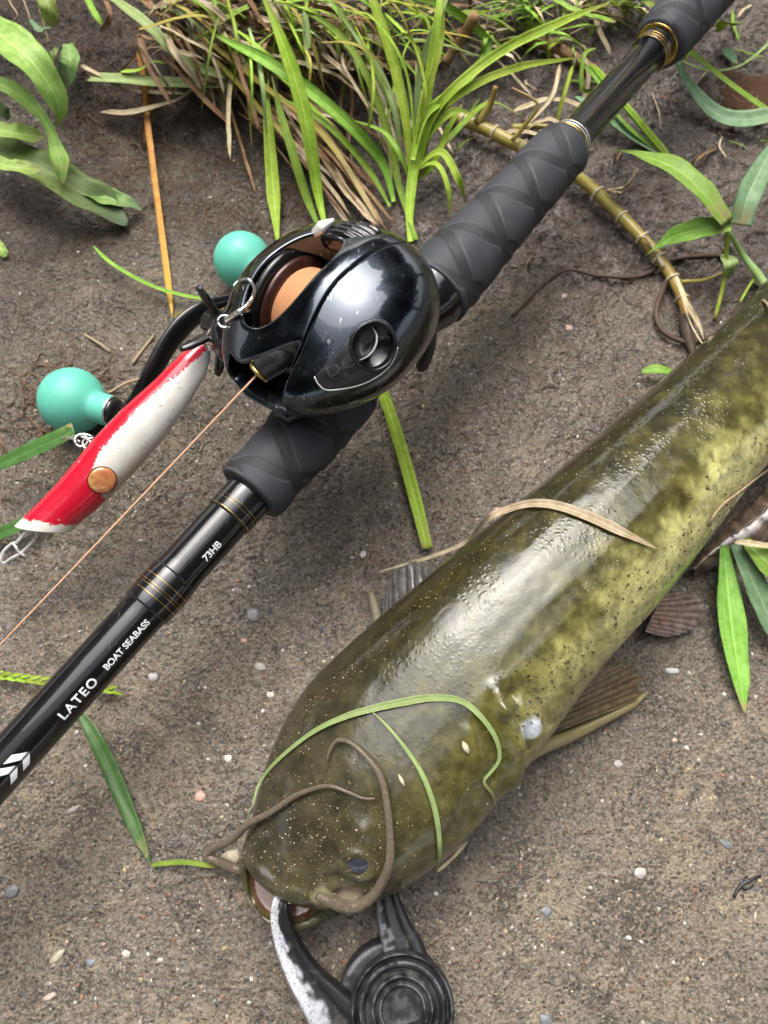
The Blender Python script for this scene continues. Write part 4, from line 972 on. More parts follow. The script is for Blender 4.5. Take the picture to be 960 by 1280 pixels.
for (p, h, wd) in (((448, 1082), .0009, .0075), ((436, 1116), -.0016, .0034), ((456, 1037), .0011, .0024), ((361, 1090), .0013, .0026), ((340, 1060), -.0008, .004), ((402, 1000), .0012, .016), ((405, 1118), .0010, .0040), ((520, 1000), .0015, .02)):
    q, _ = fh(*p)
    if q is not None: disp += h * np.exp(-(la.norm(Wf - q, axis=1) / wd) ** 2)
q, _ = fh(448, 1082); disp += .0011 * np.exp(-((la.norm(Wf - q, axis=1) - .0040) / .0011) ** 2) - .0008 * np.exp(-(la.norm(Wf - q, axis=1) / .0032) ** 2)
ridge([(312, 1078), (330, 1096), (360, 1112), (395, 1124), (440, 1128)], .0008, .0018)               # upper lip
disp += .00014 * fbm(Wf[:, 0] * 110, Wf[:, 1] * 110, Wf[:, 2] * 110, 3, 81) + .00005 * fbm(Wf[:, 0] * 700, Wf[:, 1] * 700, Wf[:, 2] * 700, 2, 82)
# longitudinal creases behind the gills
la_ = Vf[:, 0]; ang_ = np.arctan2(Vf[:, 1] - fish_sec(la_)[0], Vf[:, 2] - fish_sec(la_)[2])    # 0 up, + to the right flank
disp += .00022 * fbm(la_ * 30, ang_ * 6, None, 3, 83) * sstep(.02, .06, la_)
Wf = Wf + nrm * disp[:, None]
# colouring: dark olive back, mottled olive flank, yellow belly
mot = fbm(Wf[:, 0] * 190, Wf[:, 1] * 190, Wf[:, 2] * 190, 4, 84); mot2 = fbm(Wf[:, 0] * 75, Wf[:, 1] * 75, Wf[:, 2] * 75, 3, 85); spk = fbm(Wf[:, 0] * 620, Wf[:, 1] * 620, Wf[:, 2] * 620, 3, 86)
back = np.array([.026, .023, .007]); flank = np.array([.092, .085, .020]); belly = np.array([.42, .40, .155]); mouthc = np.array([.17, .06, .035])
f1 = np.clip(sstep(-.9, .9, ang_ + .5 * mot + .25 * mot2), 0, 1)[:, None]
col = back * (1 - f1) + flank * f1
bl_ = (sstep(.12, .85, ang_ + .35 * mot2 + .25 * mot) * sstep(.07, .15, la_ + .02 * mot2 + .02 * (ang_ - .6)))[:, None]
col = col * (1 - bl_) + belly * bl_
col *= (1 + .9 * np.clip(.6 * mot + .5 * fbm(Wf[:, 0] * 420, Wf[:, 1] * 420, Wf[:, 2] * 420, 3, 88), -1, 1) * (1 - .4 * bl_[:, 0]))[:, None]
col = col * (1 - (.55 * sstep(.25, .5, spk) * (.3 + .7 * bl_[:, 0]))[:, None])
gry = (sstep(.085, .015, la_) * .8)[:, None]; col = col * (1 - gry) + np.array([.050, .044, .026]) * gry * (1 + .6 * mot[:, None])
jw = (sstep(.018, .010, Vf[:, 2]) * sstep(.05, .0, la_))[:, None] * .7; col = col * (1 - jw) + np.array([.16, .145, .05]) * jw
a_m = Vf[:, 1] - fish_sec(la_)[0]; inm = (np.abs(Vf[:, 2] - .0165) < .0046) & (np.sqrt((a_m - .0005) ** 2 + ((la_ - NOSE - .0115) * .95) ** 2) < .0131 + .0008 * mot) & (Vf[:, 2] < .0195)
low = (Vf[:, 2] < .0150) & inm
col[inm] = mouthc * (.8 + .4 * mot[inm])[:, None]
for px, py, r_, cc, kk in ((664, 914, .0042, (.62, .68, .72), .95), (436, 1117, .0036, (.26, .17, .15), .8), (455, 1036, .0016, (.25, .17, .10), .8), (405, 1122, .004, (.26, .25, .13), .7), (440, 1130, .005, (.20, .19, .10), .7)):
    q, _ = fh(px, py)
    if q is not None:
        k2 = (sstep(r_ * 1.15, r_ * .75, la.norm(Wf - q, axis=1) * (1 + .35 * mot)) * kk)[:, None]; col = col * (1 - k2) + np.array(cc) * k2
slime = sstep(-.4, .2, mot2) * sstep(.02, .12, la_)
fish = empty('catfish', FW(np.array([[.10, 0, 0]]))[0], 'wet olive green catfish lying belly down with barbels folded over its head', 'catfish')
of = mesh('body', Wf, Ff, m_fish, fish, cols=np.clip(col, .004, 1), attrs={'slime': slime})
bf = bvh_of(of)
def fh(px, py, off=0.0): return hit(bf, px, py, off)
def onfish(pts, off, ext=0):
    """image points laid over the fish (or over the ground beside it)"""
    out = []
    for p in pts:
        q, n = fh(p[0], p[1], off)
        if q is None: q = G(p[0], p[1], p[2] if len(p) > 2 else .002)
        elif len(p) > 2 and p[2] > 0: q = q + n * (p[2] if p[2] < .008 else 0) * .3
        out.append(q)
    return out
# eyes
def eyeball(px, py, r, squash=.5):
    q, n = fh(px, py); v = I3[0] * r; v = v @ np.eye(3); nn_ = n; V = v - np.outer(v @ nn_, nn_) * (1 - squash) + q - n * r * squash * .45
    e = mesh('eye', V, I3[1], m_eye, fish); return e
eyeball(448, 1081, .0037, .46)
q, n_ = fh(448, 1081); e_ = np.cross(n_, [1, 0, 0.]); e_ /= la.norm(e_); g_ = np.cross(n_, e_)
tube('eye_rim', [q + n_ * .0002 + (math.cos(a) * e_ + math.sin(a) * g_) * (.0039 + .0003 * math.sin(2 * a)) for a in np.linspace(0, 2 * math.pi, 40)], .0006, plain('lid_skin', (.045, .040, .018), .3, 0, .8, dirt=.4, nscale=900), fish, 10)
# barbels
def lipp(x, y):
    q, _ = fh(x, y); h = max(.0200, (q[2] + .0022) if q is not None else 0); return P(x, y, h)
b1 = [lipp(*p) for p in ((396, 1118), (414, 1128), (440, 1134), (464, 1122), (480, 1098))] + onfish([(488, 1070, .004), (490, 1045, .003), (487, 1010, .003), (478, 972, .002), (462, 948, .002), (440, 929, .002), (424, 927, .001), (415, 940, .001), (412, 950, 0)], .0016)
p_ = crv(b1, 90); rbv = np.interp(np.linspace(0, 1, 90), [0, .12, .3, .7, 1], [.0011, .0019, .00135, .0009, .0003]); rbv = rbv * (1 + .04 * np.sin(np.arange(90) * 1.7))
tube('barbel', p_, rbv, m_barbel, fish, 14)
b2 = [G(318, 1092, .006), G(296, 1086, .007), G(272, 1076, .005), G(258, 1068, .005), G(268, 1060, .008), P(290, 1050, .018)] + onfish([(318, 1033, .004), (345, 1014, .003), (372, 995, .002), (395, 985, .002), (416, 982, .002), (438, 990, .001), (455, 996, .001), (470, 996, 0)], .0012)
p_ = crv(b2, 100); rbv = np.interp(np.linspace(0, 1, 100), [0, .3, .6, 1], [.0016, .0013, .0009, .0003]) * (1 + .04 * np.sin(np.arange(100) * 1.9))
tube('barbel', p_, rbv, m_barbel, fish, 14)
# fins
def fin(name, base, tip, nr, amp, cbase, ctip, th=.0006, n=46, sag=0, rag=.03, label=None, parent=fish, sag_k=1.0):
    b = crv(base, nr * 6 + 1); t = crv(tip, nr * 6 + 1); m = len(b); V = []; Cc = []
    up = np.array([0, 0, 1.])
    for side in (1, -1):
        for i in range(m):
            u = i / (m - 1); rg = 1 - rag * abs(math.sin(i * .9 + 1)) - rag * 1.4 * abs(math.sin(i * .23 + 2)) - rag * .8 * (i % 6 == 3)
            for j in range(n):
                v = j / (n - 1) * rg; p = b[i] * (1 - v) + t[i] * v + up * sag * math.sin(math.pi * v)
                nn2 = amp * abs(math.cos(math.pi * u * nr)) * (1 - .5 * v); p = p + up * (side * th / 2 * (1 - .6 * v) + nn2 + .0011 * v * math.sin(u * 9 + v * 4 + len(name)) * sag_k); p = p + (t[min(i + 1, m - 1)] - t[max(i - 1, 0)]) * .25 * v * math.sin(u * 31 + v * 6)
                V.append(p); f_ = (math.cos(math.pi * u * nr) ** 2); nz = .8 + .5 * random.random()
                Cc.append((np.array(cbase) * (1 - v) + np.array(ctip) * v) * (.55 + .7 * f_) * (nz * .3 + .7))
    F = []
    for s_ in (0, 1):
        o_ = s_ * m * n
        for i in range(m - 1):
            for j in range(n - 1):
                q = (o_ + i * n + j, o_ + (i + 1) * n + j, o_ + (i + 1) * n + j + 1, o_ + i * n + j + 1); F.append(q if s_ == 0 else q[::-1])
    o_ = m * n
    for i in range(m - 1): F.append((i * n + n - 1, (i + 1) * n + n - 1, o_ + (i + 1) * n + n - 1, o_ + i * n + n - 1))
    for i in (0, m - 1):
        for j in range(n - 1): F.append((i * n + j, i * n + j + 1, o_ + i * n + j + 1, o_ + i * n + j))
    o = mesh(name, V, F, m_fin, parent, cols=np.clip(np.array(Cc), 0, 1))
    if label: o['label'] = label
    return o
fin('pectoral_fin', [P(476, 802, .010), P(492, 806, .012), P(520, 780, .013), P(545, 752, .014)], [G(480, 742, .004), G(492, 712, .006), G(520, 700, .008), G(556, 712, .012)], 9, .0006, (.035, .032, .022), (.10, .095, .09), label='splayed dark pectoral fin on the far flank')
tube('fin_spine', crv([P(484, 812, .012), G(474, 785, .006), G(470, 765, .004), G(464, 742, .003)], 20), np.interp(np.linspace(0, 1, 20), [0, .8, 1], [.0034, .0024, .0016]), plain('spine_skin', (.20, .17, .11), .4, 0, .6, dirt=.5), fish, 14, None, .7)
fin('pectoral_fin', [P(672, 925, .014), P(678, 905, .017), P(690, 885, .020), P(706, 862, .024), P(722, 845, .026)], [G(808, 872, .004), G(812, 848, .004), G(800, 832, .006), G(776, 826, .010), G(752, 828, .016)], 11, .0007, (.075, .058, .016), (.12, .075, .035), label='brown pectoral fin on the near flank', rag=.05)
tube('fin_spine', crv([P(650, 948, .012), P(672, 935, .011), G(710, 920, .007), G(755, 898, .005), G(790, 880, .004), G(806, 868, .003)], 30), np.interp(np.linspace(0, 1, 30), [0, .25, .8, 1], [.0040, .0034, .0022, .0010]), plain('spine_skin_pale', (.24, .20, .085), .35, 0, .7, dirt=.5, dcol=(.12, .09, .04)), fish, 16, None, .75)
fin('pelvic_fin', [P(806, 790, .008), P(815, 770, .010), P(830, 745, .012)], [G(838, 798, .004), G(868, 790, .003), G(884, 772, .004), G(882, 752, .005), G(862, 738, .007)], 9, .0004, (.24, .14, .10), (.15, .12, .11), label='small pale pelvic fin', rag=.06)
fin('anal_fin', [P(862, 712, .008), P(900, 668, .009), P(950, 620, .010), P(1010, 545, .010), P(1090, 450, .011)], [G(868, 722, .003), G(915, 700, .006), G(965, 672, .008), G(1040, 590, .008), G(1120, 480, .006)], 15, .0004, (.13, .085, .055), (.085, .056, .038), sag=.003, label='long brown frilled anal fin', rag=.03)
te = FW(np.array([[LEN + .135, float(fish_sec(np.array([LEN + .135]))[0][0]), .014]]))[0]
fin('tail_fin', [te + Cx * -.004, te + Cx * 0, te + Cx * .004], [te + D * .03 - Cx * .022, te + D * .036, te + D * .03 + Cx * .022], 12, .0005, (.05, .045, .02), (.04, .035, .02))

# grit and crumbs of soil stuck to the slime
def grit_on(bvh, n, sampler, size, cols, name, label, ico_=I1):
    VV, FF, CC = [], [], []; k = 0
    for _ in range(n * 5):
        if k >= n: break
        px, py = sampler(); q, nn3 = hit(bvh, px, py)
        if q is None: continue
        s = size[0] * (size[1] / size[0]) ** (rng.random() ** 2.5)
        v = ico_[0] * (1 + .3 * rng.normal(size=(len(ico_[0]), 1)).clip(-1, 1)) * s * np.array([1, rng.uniform(.6, 1), .7]); VV.append(v + q + nn3 * s * .25); FF.append(ico_[1] + k * len(v))
        CC.append(np.tile(np.array(cols[rng.integers(len(cols))]) * rng.uniform(.7, 1.2), (len(v), 1))); k += 1
    o = mesh(name, np.vstack(VV), np.vstack(FF), m_gravel, cols=np.vstack(CC)); return tag(o, label, kind='stuff')
def samp_edge():
    i = rng.integers(len(fishL) - 1); t = rng.random(); a, b = np.array(fishL[i]), np.array(fishL[i + 1]); q = a * (1 - t) + b * t + np.abs(rng.normal(0, 14)) * np.array([.75, .6]); return q[0], q[1]
def samp_head():
    t = rng.random(); return (rng.normal(400, 75), rng.normal(1050, 65)) if t < .42 else (samp_edge() if t < .72 else (rng.uniform(300, 960), rng.uniform(330, 1170)))
grit_on(bf, 2300, samp_head, (.00007, .00032), [(.30, .25, .15), (.46, .40, .28), (.2, .14, .08), (.34, .22, .12)], 'sand_grains', 'pale sand grains stuck to the slimy fish skin')
def samp_belly():
    t = rng.random(); x = 640 + t * 340; y = 905 - t * 345 + rng.normal(0, 30); return x, y
grit_on(bf, 620, samp_belly, (.00012, .00062), [(.05, .03, .015), (.09, .055, .03), (.13, .09, .04), (.03, .02, .012)], 'soil_crumbs', 'dark soil crumbs stuck along the yellow belly of the fish')


# ------------------------------------------------------------------ lip gripper
grp = empty('lip_gripper', G(497, 1255), 'black plastic fish lip gripper with scuffed white jaw clamped in the catfish mouth', 'fish gripper')
def grip_mat():
    m, nt, b = M('gripper_plastic', (.014, .015, .017), .5, 0, .2, .12, .2); co = coords(nt); n = noise(nt, co, 240, 6, .7); n2 = noise(nt, co, 1500, 3, .7)
    sc_ = attr(nt, 'scuff_hilite'); f = mth(nt, 'MULTIPLY', sc_.outputs['Fac'], ramp(nt, n2.outputs[0], [(.28, g3(.1)), (.5, g3(1))]))
    c = mixc(nt, f, (.012, .0125, .014), (.52, .54, .58)); c = mixc(nt, ramp(nt, n.outputs[0], [(.56, g3(0)), (.68, g3(.45))]), c, (.14, .12, .09))
    nt.links.new(c, b.inputs['Base Color']); nt.links.new(ramp(nt, n.outputs[0], [(.35, g3(.4)), (.7, g3(.7))]), b.inputs['Roughness']); bump(nt, b, n2.outputs[0], .00015, .6); return m
m_grip = grip_mat()
def jaw(pts, wpx, hpx_h, scuff_hilite, name='jaw', thick=.0075, label=None):
    c = crv([(p[0], p[1], p[2]) for p in pts], 70); ws = np.interp(np.linspace(0, 1, 70), np.linspace(0, 1, len(wpx)), wpx)
    W3 = np.array([P(q[0], q[1], q[2]) for q in c]); Tt = np.gradient(W3, axis=0); Tt[:, 2] = 0; Tt /= la.norm(Tt, axis=1, keepdims=True); Sd = np.stack([Tt[:, 1], -Tt[:, 0], 0 * Tt[:, 0]], 1)
    V, S_ = [], []; prof = [(-1, -.5), (-1.0, .2), (-.92, .42), (-.75, .5), (-.45, .47), (-.3, .40), (.2, .40), (.45, .47), (.8, .5), (.95, .4), (1, .2), (1, -.5)]
    fine = crv([(x, y, 0) for x, y in prof], 44)
    for i in range(70):
        hw = ws[i] / 2 * depth(W3[i]) / FOC; tk = thick
        for x, y, _ in fine:
            V.append(W3[i] + Sd[i] * x * hw + np.array([0, 0, y * tk])); S_.append(scuff_hilite(x, i / 69.))
    m = 44; F = [(i * m + j, (i + 1) * m + j, (i + 1) * m + (j + 1) % m, i * m + (j + 1) % m) for i in range(69) for j in range(m)] + [tuple(range(m)), tuple(69 * m + j for j in range(m))[::-1]]
    o = mesh(name, V, F, m_grip, grp, attrs={'scuff_hilite': S_})
    if label: o['label'] = label
    return o
sgn = 1
jaw([(362, 1110, .019), (352, 1128, .022), (352, 1152, .021), (362, 1185, .018), (382, 1222, .016), (408, 1256, .015), (440, 1300, .014)], [16, 22, 27, 34, 44, 60, 80], 0, lambda x, t: float(sstep(.05, .30, x * sgn + .22 * float(vnoise(t * 26, x * 3, None, 92))) * sstep(1.3, .5, t)), label='curved jaw scuffed white along its outer edge')
jaw([(482, 1108, .013), (486, 1132, .013), (494, 1160, .013), (505, 1190, .013), (512, 1225, .013)], [26, 34, 42, 54, 60], 0, lambda x, t: float(sstep(.35, .75, x * sgn + .5 * float(vnoise(t * 22, x * 3, None, 93))) * .25))
hubc = P(503, 1262, .019); hub_r = 66 * depth(hubc) / FOC
hubp = [(-.017, hub_r * .9), (-.002, hub_r), (.0006, hub_r * .985), (.0012, hub_r * .94), (.0006, hub_r * .90), (-.0004, hub_r * .86), (.0010, hub_r * .82), (.0014, hub_r * .78), (.0010, hub_r * .73), (-.0002, hub_r * .69), (.0004, hub_r * .60), (.0012, hub_r * .56), (.0004, hub_r * .50), (.0001, hub_r * .46), (.0008, hub_r * .42), (.0001, hub_r * .38), (-.0003, hub_r * .20), (-.0002, .0002)]
hubp = [(t * 1.7 if t > -.002 else t, r) for t, r in hubp]
def rev_sc(name, prof, c, mat, parent, sides=96, disp=None, scv=.25):
    o = revolve(name, dens(prof, 4), c, np.array([0.03, -.05, 1.]), mat, parent, sides, disp=disp); n_ = len(o.data.vertices)
    a = o.data.attributes.new('scuff_hilite', 'FLOAT', 'POINT'); vv = np.zeros(n_ * 3); o.data.vertices.foreach_get('co', vv); vv = vv.reshape(-1, 3)
    rr2 = np.hypot((vv - c)[:, 0], (vv - c)[:, 1]) / max(r for _, r in prof); s_ = scv * (.25 + 1.1 * sum(np.exp(-((rr2 - q) / .014) ** 2) for q in (.93, .80, .57, .42, .22))) * sstep(-.3, .4, fbm(vv[:, 0] * 400, vv[:, 1] * 400, vv[:, 2] * 400, 3, 91)); a.data.foreach_set('value', s_.astype(np.float32)); return o  # lighter rings: ridge highlights painted into the colour, over faint scuffing
hub = rev_sc('pivot_hub', hubp, hubc, m_grip, grp)
rev_sc('hub_collar', [(-.020, hub_r * .8), (-.020, hub_r * 1.06), (-.011, hub_r * 1.08), (-.0085, hub_r * 1.03), (-.0085, hub_r * .8)], hubc + np.array([-.0025, .0005, 0]), m_grip, grp)
tube('handle_bar', crv([P(500, 1275, .010), P(515, 1340, .010), P(530, 1420, .011), P(545, 1560, .012)], 20), [.011] * 20, m_black, grp, 24, None, 1.0)

# ------------------------------------------------------------------ blades, leaves, stems
def blade_vf(path, wid, camber=.25, thick=.00018, ref=None, twist=0, nc=7, wave=0, n=36, prof='grass', fold=0, seed=0):
    c = crv(path, n); T_, N, B = frames(c, ref); s = np.linspace(0, 1, n)
    if prof == 'grass': wp = np.minimum(1, .55 + s * 2) * np.clip((1 - s) * 3.2, 0, 1) ** .7
    elif prof == 'leaf': wp = np.sin(np.pi * np.clip(s, 0.02, 1) ** .8) ** .75
    elif prof == 'both': wp = np.clip(s * 8, 0, 1) ** .6 * np.clip((1 - s) * 8, 0, 1) ** .6
    elif prof == 'cut': wp = np.clip(s * 14 + .75, 0, 1) * (1 - .1 * s)
    elif prof == 'tipfirst': wp = np.clip(s * 2.6, 0, 1) ** .8 * (1 - .15 * s)
    elif prof == 'tongue': wp = np.clip(.5 + s * 1.2, 0, 1) * np.clip((1 - s) * 5, 0, 1) ** .5
    elif prof == 'twist': wp = np.interp(s, [0, .3, .62, .70, .86, 1], [.8, 1, .35, .3, .8, .05])
    wv = np.interp(s, np.linspace(0, 1, len(wid)), wid) if hasattr(wid, '__len__') else wid
    hw = np.maximum(wv * wp / 2, .00008); rs = random.Random(seed); ph = rs.uniform(0, 6)
    up, lo_, uv = [], [], []
    for i in range(n):
        a = twist * s[i] + .25 * wave * math.sin(s[i] * 9 + ph); b = math.cos(a) * B[i] + math.sin(a) * N[i]; nn4 = np.cross(b, T_[i]); 
        if nn4.dot(N[i]) < 0 and abs(twist) < 1: nn4 = -nn4
        for j in range(nc):
            x = -1 + 2 * j / (nc - 1); off = hw[i] * (camber * (abs(x) if fold else x * x)) + wave * hw[i] * .28 * abs(x) * math.sin(s[i] * 21 + 3 * x + ph)
            e = 1 + (.05 * wave * math.sin(s[i] * 33 + ph * 2 + (x > 0) * 2) if abs(x) == 1 else 0)
            p = c[i] + b * x * e * hw[i] + nn4 * off; th_ = thick * (1 - .8 * x * x) + .00003; up.append(p + nn4 * th_ / 2); lo_.append(p - nn4 * th_ / 2); uv.append((j / (nc - 1), s[i]))
    V = np.array(up + lo_); o = n * nc; F = []
    for i in range(n - 1):
        for j in range(nc - 1):
            F.append((i * nc + j, i * nc + j + 1, (i + 1) * nc + j + 1, (i + 1) * nc + j)); F.append((o + i * nc + j, o + (i + 1) * nc + j, o + (i + 1) * nc + j + 1, o + i * nc + j + 1))
        for j in (0, nc - 1): F.append((i * nc + j, (i + 1) * nc + j, o + (i + 1) * nc + j, o + i * nc + j))
    for i in (0, n - 1):
        for j in range(nc - 1): F.append((i * nc + j, i * nc + j + 1, o + i * nc + j + 1, o + i * nc + j))
    return V, F, np.array(uv + uv)
_bs = [0]
def blade(name, pts, wpx, mat, parent=None, h=None, world=False, **k):
    """pts: (px, py, height above the ground)"""
    _bs[0] += 1
    path = pts if world else [G(p[0], p[1], p[2]) for p in pts]
    sc_m = np.mean([depth(p) for p in path]) / FOC * (.88 if name == 'blade' else 1)
    wv = [x * sc_m for x in wpx] if hasattr(wpx, '__len__') else wpx * sc_m
    V, F, UV = blade_vf(path, wv, seed=_bs[0], **k); return mesh(name, V, F, mat, parent, uv=UV)
def loose(name, pts, wpx, mat, label, cat='grass blade', group=None, **k): return tag(blade(name, pts, wpx, mat, **k), label, cat, group)

# --- bright sedge tuft in the top middle
tA = empty('grass_tuft', G(515, 262), 'bright lime green grass tuft at the top middle behind the reel', 'grass tuft')
A = [([(513, 302, .002), (512, 262, .006), (517, 210, .015), (527, 150, .03), (540, 80, .045), (549, 10, .06), (552, -40, .065)], 15, m_lime),
     ([(524, 205, .015), (538, 150, .03), (570, 108, .04), (630, 62, .05), (700, 28, .055), (765, 2, .05)], 13, m_lime),
     ([(528, 200, .014), (545, 145, .03), (590, 108, .038), (650, 84, .042), (722, 72, .038)], 11, m_lime),
     ([(520, 200, .015), (530, 130, .035), (550, 60, .05), (556, -10, .06)], 8, m_lime),
     ([(514, 230, .010), (507, 150, .028), (492, 80, .042), (470, 10, .055), (462, -30, .06)], [9, 14, 16, 14], m_lime),
     ([(520, 200, .015), (540, 165, .025), (566, 140, .03), (592, 142, .026)], 10, m_lime),
     ([(517, 215, .012), (545, 205, .02), (560, 235, .015), (562, 275, .004)], 7, m_lime),
     ([(517, 215, .012), (550, 190, .022), (572, 222, .016), (582, 252, .004)], 10, m_lime),
     ([(520, 225, .010), (543, 205, .016), (560, 165, .022), (578, 130, .028)], 12, m_lime),
     ([(522, 180, .02), (535, 100, .04), (540, 50, .05), (530, 20, .055), (520, 40, .05)], 5, m_lime),
     ([(518, 190, .02), (512, 110, .04), (495, 60, .05), (460, 18, .055), (430, 22, .05)], 4, m_lime),
     ([(519, 170, .02), (525, 90, .04), (545, 30, .055), (566, -20, .06)], 9, m_pale),
     ([(519, 185, .02), (533, 120, .04), (520, 60, .05), (505, 42, .052), (498, 52, .05)], 5, m_lime),
     ([(516, 200, .018), (528, 150, .03), (548, 128, .035), (563, 120, .034), (560, 140, .03)], 12, m_lime),
     ([(512, 225, .01), (498, 190, .02), (478, 165, .022), (440, 150, .018)], 8, m_green),
     ([(520, 215, .012), (560, 175, .016), (610, 130, .014), (655, 146, .006)], 9, m_green),
     ([(516, 222, .01), (528, 215, .012), (540, 200, .013), (556, 207, .008)], 8, m_yellow)]
for pts, wd, mm in A: blade('blade', pts, wd, mm, tA, camber=.35, wave=.25)
# --- long arching blades left of it
tB = empty('grass_tuft', G(488, 255), 'broad bladed green grass tuft arching to the left between the reel and the bank', 'grass tuft')
Bl = [([(492, 252, .003), (478, 205, .015), (440, 160, .03), (385, 112, .04), (330, 75, .045), (285, 52, .04), (262, 40, .035)], [12, 17, 18, 16, 12], m_green),
      ([(487, 258, .003), (462, 215, .012), (425, 172, .024), (385, 140, .03), (345, 120, .028)], [9, 10, 8], m_green),
      ([(520, 300, .003), (498, 230, .006), (488, 180, .015), (465, 110, .03), (430, 50, .04), (378, 12, .045), (330, 2, .04)], 11, m_green),
      ([(408, 290, .003), (397, 240, .010), (386, 170, .028), (372, 110, .042), (352, 50, .055), (322, -20, .065)], [10, 15, 20, 21, 20, 16], m_lime),
      ([(402, 292, .002), (384, 250, .008), (368, 200, .02), (350, 140, .03), (340, 95, .035)], [9, 13, 12, 9], m_green),
      ([(347, 302, .002), (342, 240, .006), (337, 180, .016), (334, 130, .024), (336, 90, .028)], [10, 20, 17, 11, 8], m_lime),
      ([(386, 60, .04), (384, 30, .045), (379, 10, .048)], 7, m_pale),
      ([(385, 85, .035), (382, 50, .04), (378, 15, .045)], 6, m_pale),
      ([(495, 150, .02), (470, 90, .03), (440, 40, .04), (415, 5, .045), (395, -20, .045)], 8, m_green),
      ([(500, 200, .01), (494, 140, .022), (476, 92, .032), (455, 60, .036), (420, 10, .045)], 9, m_pale)]
for pts, wd, mm in Bl: blade('blade', pts, wd, mm, tB, camber=.4, wave=.15, fold=1)
# --- the pale horizontal blade and its clump at the upper left
tC = empty('grass_tuft', G(250, 30), 'old grass clump at the top left with green and yellowing blades', 'grass tuft')
Cl = [([(112, 98, .012), (170, 102, .016), (230, 106, .018), (290, 106, .018), (345, 98, .016)], 21, m_pale, 'cut'),
      ([(132, -8, .03), (180, 28, .034), (222, 70, .032), (262, 90, .026), (312, 100, .02)], 16, m_pale, 'grass'),
      ([(207, 47, .022), (240, 52, .026), (285, 92, .026), (330, 142, .02), (375, 190, .012), (425, 227, .006)], 8, m_yellow, 'both'),
      ([(245, 40, .03), (285, 72, .032), (335, 112, .028), (385, 150, .02), (420, 190, .014), (450, 238, .008), (474, 280, .004)], 9, m_yellow, 'both'),
      ([(275, 38, .03), (310, 66, .034), (350, 95, .032), (400, 145, .022), (425, 168, .016)], 7, m_lime, 'both'),
      ([(150, 90, .016), (175, 88, .018), (190, 78, .02), (210, 80, .02)], 7, m_lime, 'both'),
      ([(262, 70, .02), (282, 68, .024), (330, 60, .03), (350, 66, .028)], 7, m_lime, 'both'),
      ([(260, 40, .028), (290, 20, .034), (320, 5, .036)], 12, m_green, 'both'),
      ([(105, -10, .02), (120, 20, .022), (133, 35, .02)], 9, m_green, 'grass'),
      ([(130, -5, .03), (138, 20, .03), (128, 38, .02), (136, 30, .026)], 7, m_brown, 'both'),
      ([(170, 62, .018), (178, 92, .014), (184, 150, .008), (194, 230, .005), (206, 320, .003), (216, 398, .002)], 9, m_orange, 'both')]
for pts, wd, mm, pf_ in Cl: blade('blade', pts, wd, mm, tC, camber=.35, wave=.2, prof=pf_)
# dry straw through the clump
tD = empty('dry_grass_clump', G(300, 40), 'tangle of brown and straw coloured dead grass at the top edge', 'dry grass')
rs = random.Random(5)
Dl = [([(360, 150, .012), (400, 190, .01), (440, 250, .006), (474, 282, .003)], 11, m_straw), ([(352, 130, .02), (392, 200, .01), (402, 250, .005), (405, 285, .002)], 4, m_straw),
      ([(125, 140, .005), (150, 142, .008), (195, 135, .012), (235, 118, .015), (265, 90, .02), (275, 98, .02)], 8, m_straw), ([(95, 78, .01), (120, 92, .012), (160, 112, .01), (235, 118, .008)], 5, m_straw),
      ([(210, 8, .03), (250, 2, .034), (285, 30, .034), (300, 60, .03), (280, 66, .028)], 8, m_straw), ([(185, 20, .03), (215, 2, .034), (245, 8, .034), (262, 40, .03), (284, 68, .026)], 10, m_straw),
      ([(215, 45, .022), (235, 70, .022), (262, 92, .02), (285, 130, .014), (300, 180, .006), (320, 242, .002)], 5, m_brown), ([(290, 45, .03), (340, 70, .03), (420, 85, .024), (470, 84, .018), (500, 82, .012)], 6, m_straw),
      ([(365, 78, .03), (410, 90, .026), (440, 110, .02), (480, 150, .01)], 5, m_straw), ([(385, 140, .02), (420, 150, .016), (455, 180, .008)], 4, m_straw)]
for pts, wd, mm in Dl: blade('dry_blade', pts, wd, mm, tD, camber=.5, wave=.8, prof='both')
for i in range(210):
    x0 = rs.uniform(165, 450); y0 = rs.uniform(-40, 70) ; L_ = rs.uniform(50, 150); an = R(rs.gauss(38, 32)); 
    if x0 > 330: L_ *= .7
    h0 = rs.uniform(.006, .034); bend = rs.uniform(-35, 35); x1, y1 = x0 + L_ * math.cos(an), y0 + L_ * math.sin(an)
    mx, my = (x0 + x1) / 2 + bend * .5, (y0 + y1) / 2 - abs(bend) * .5
    blade('dry_blade', [(x0, y0, h0), (mx, my, h0 + rs.uniform(0, .008)), (x1, y1, max(.001, h0 - rs.uniform(.004, .02)))], rs.uniform(2.5, 9), rs.choice([m_brown, m_brown, m_straw, m_straw, m_straw]), tD, camber=.6, wave=1, prof='both', n=16, nc=5, twist=rs.uniform(-.8, .8))
for i in range(150):         # fine fresh blades through the thatch
    x0 = rs.uniform(170, 520); y0 = rs.uniform(-40, 60); L_ = rs.uniform(40, 150); an = R(rs.gauss(45, 35)); h0 = rs.uniform(.012, .04); x1, y1 = x0 + L_ * math.cos(an), y0 + L_ * math.sin(an)
    if x0 < 260 and y1 > 95: continue
    blade('blade', [(x0, y0, h0), ((x0 + x1) / 2 + rs.uniform(-8, 12), (y0 + y1) / 2 - rs.uniform(2, 22), h0 + .006), (x1, y1, max(.002, h0 - .014))], rs.uniform(2, 6.5), rs.choice([m_lime, m_green, m_lime, m_pale, m_yellow]), tC, camber=.5, wave=.3, prof='grass', n=14, nc=5)
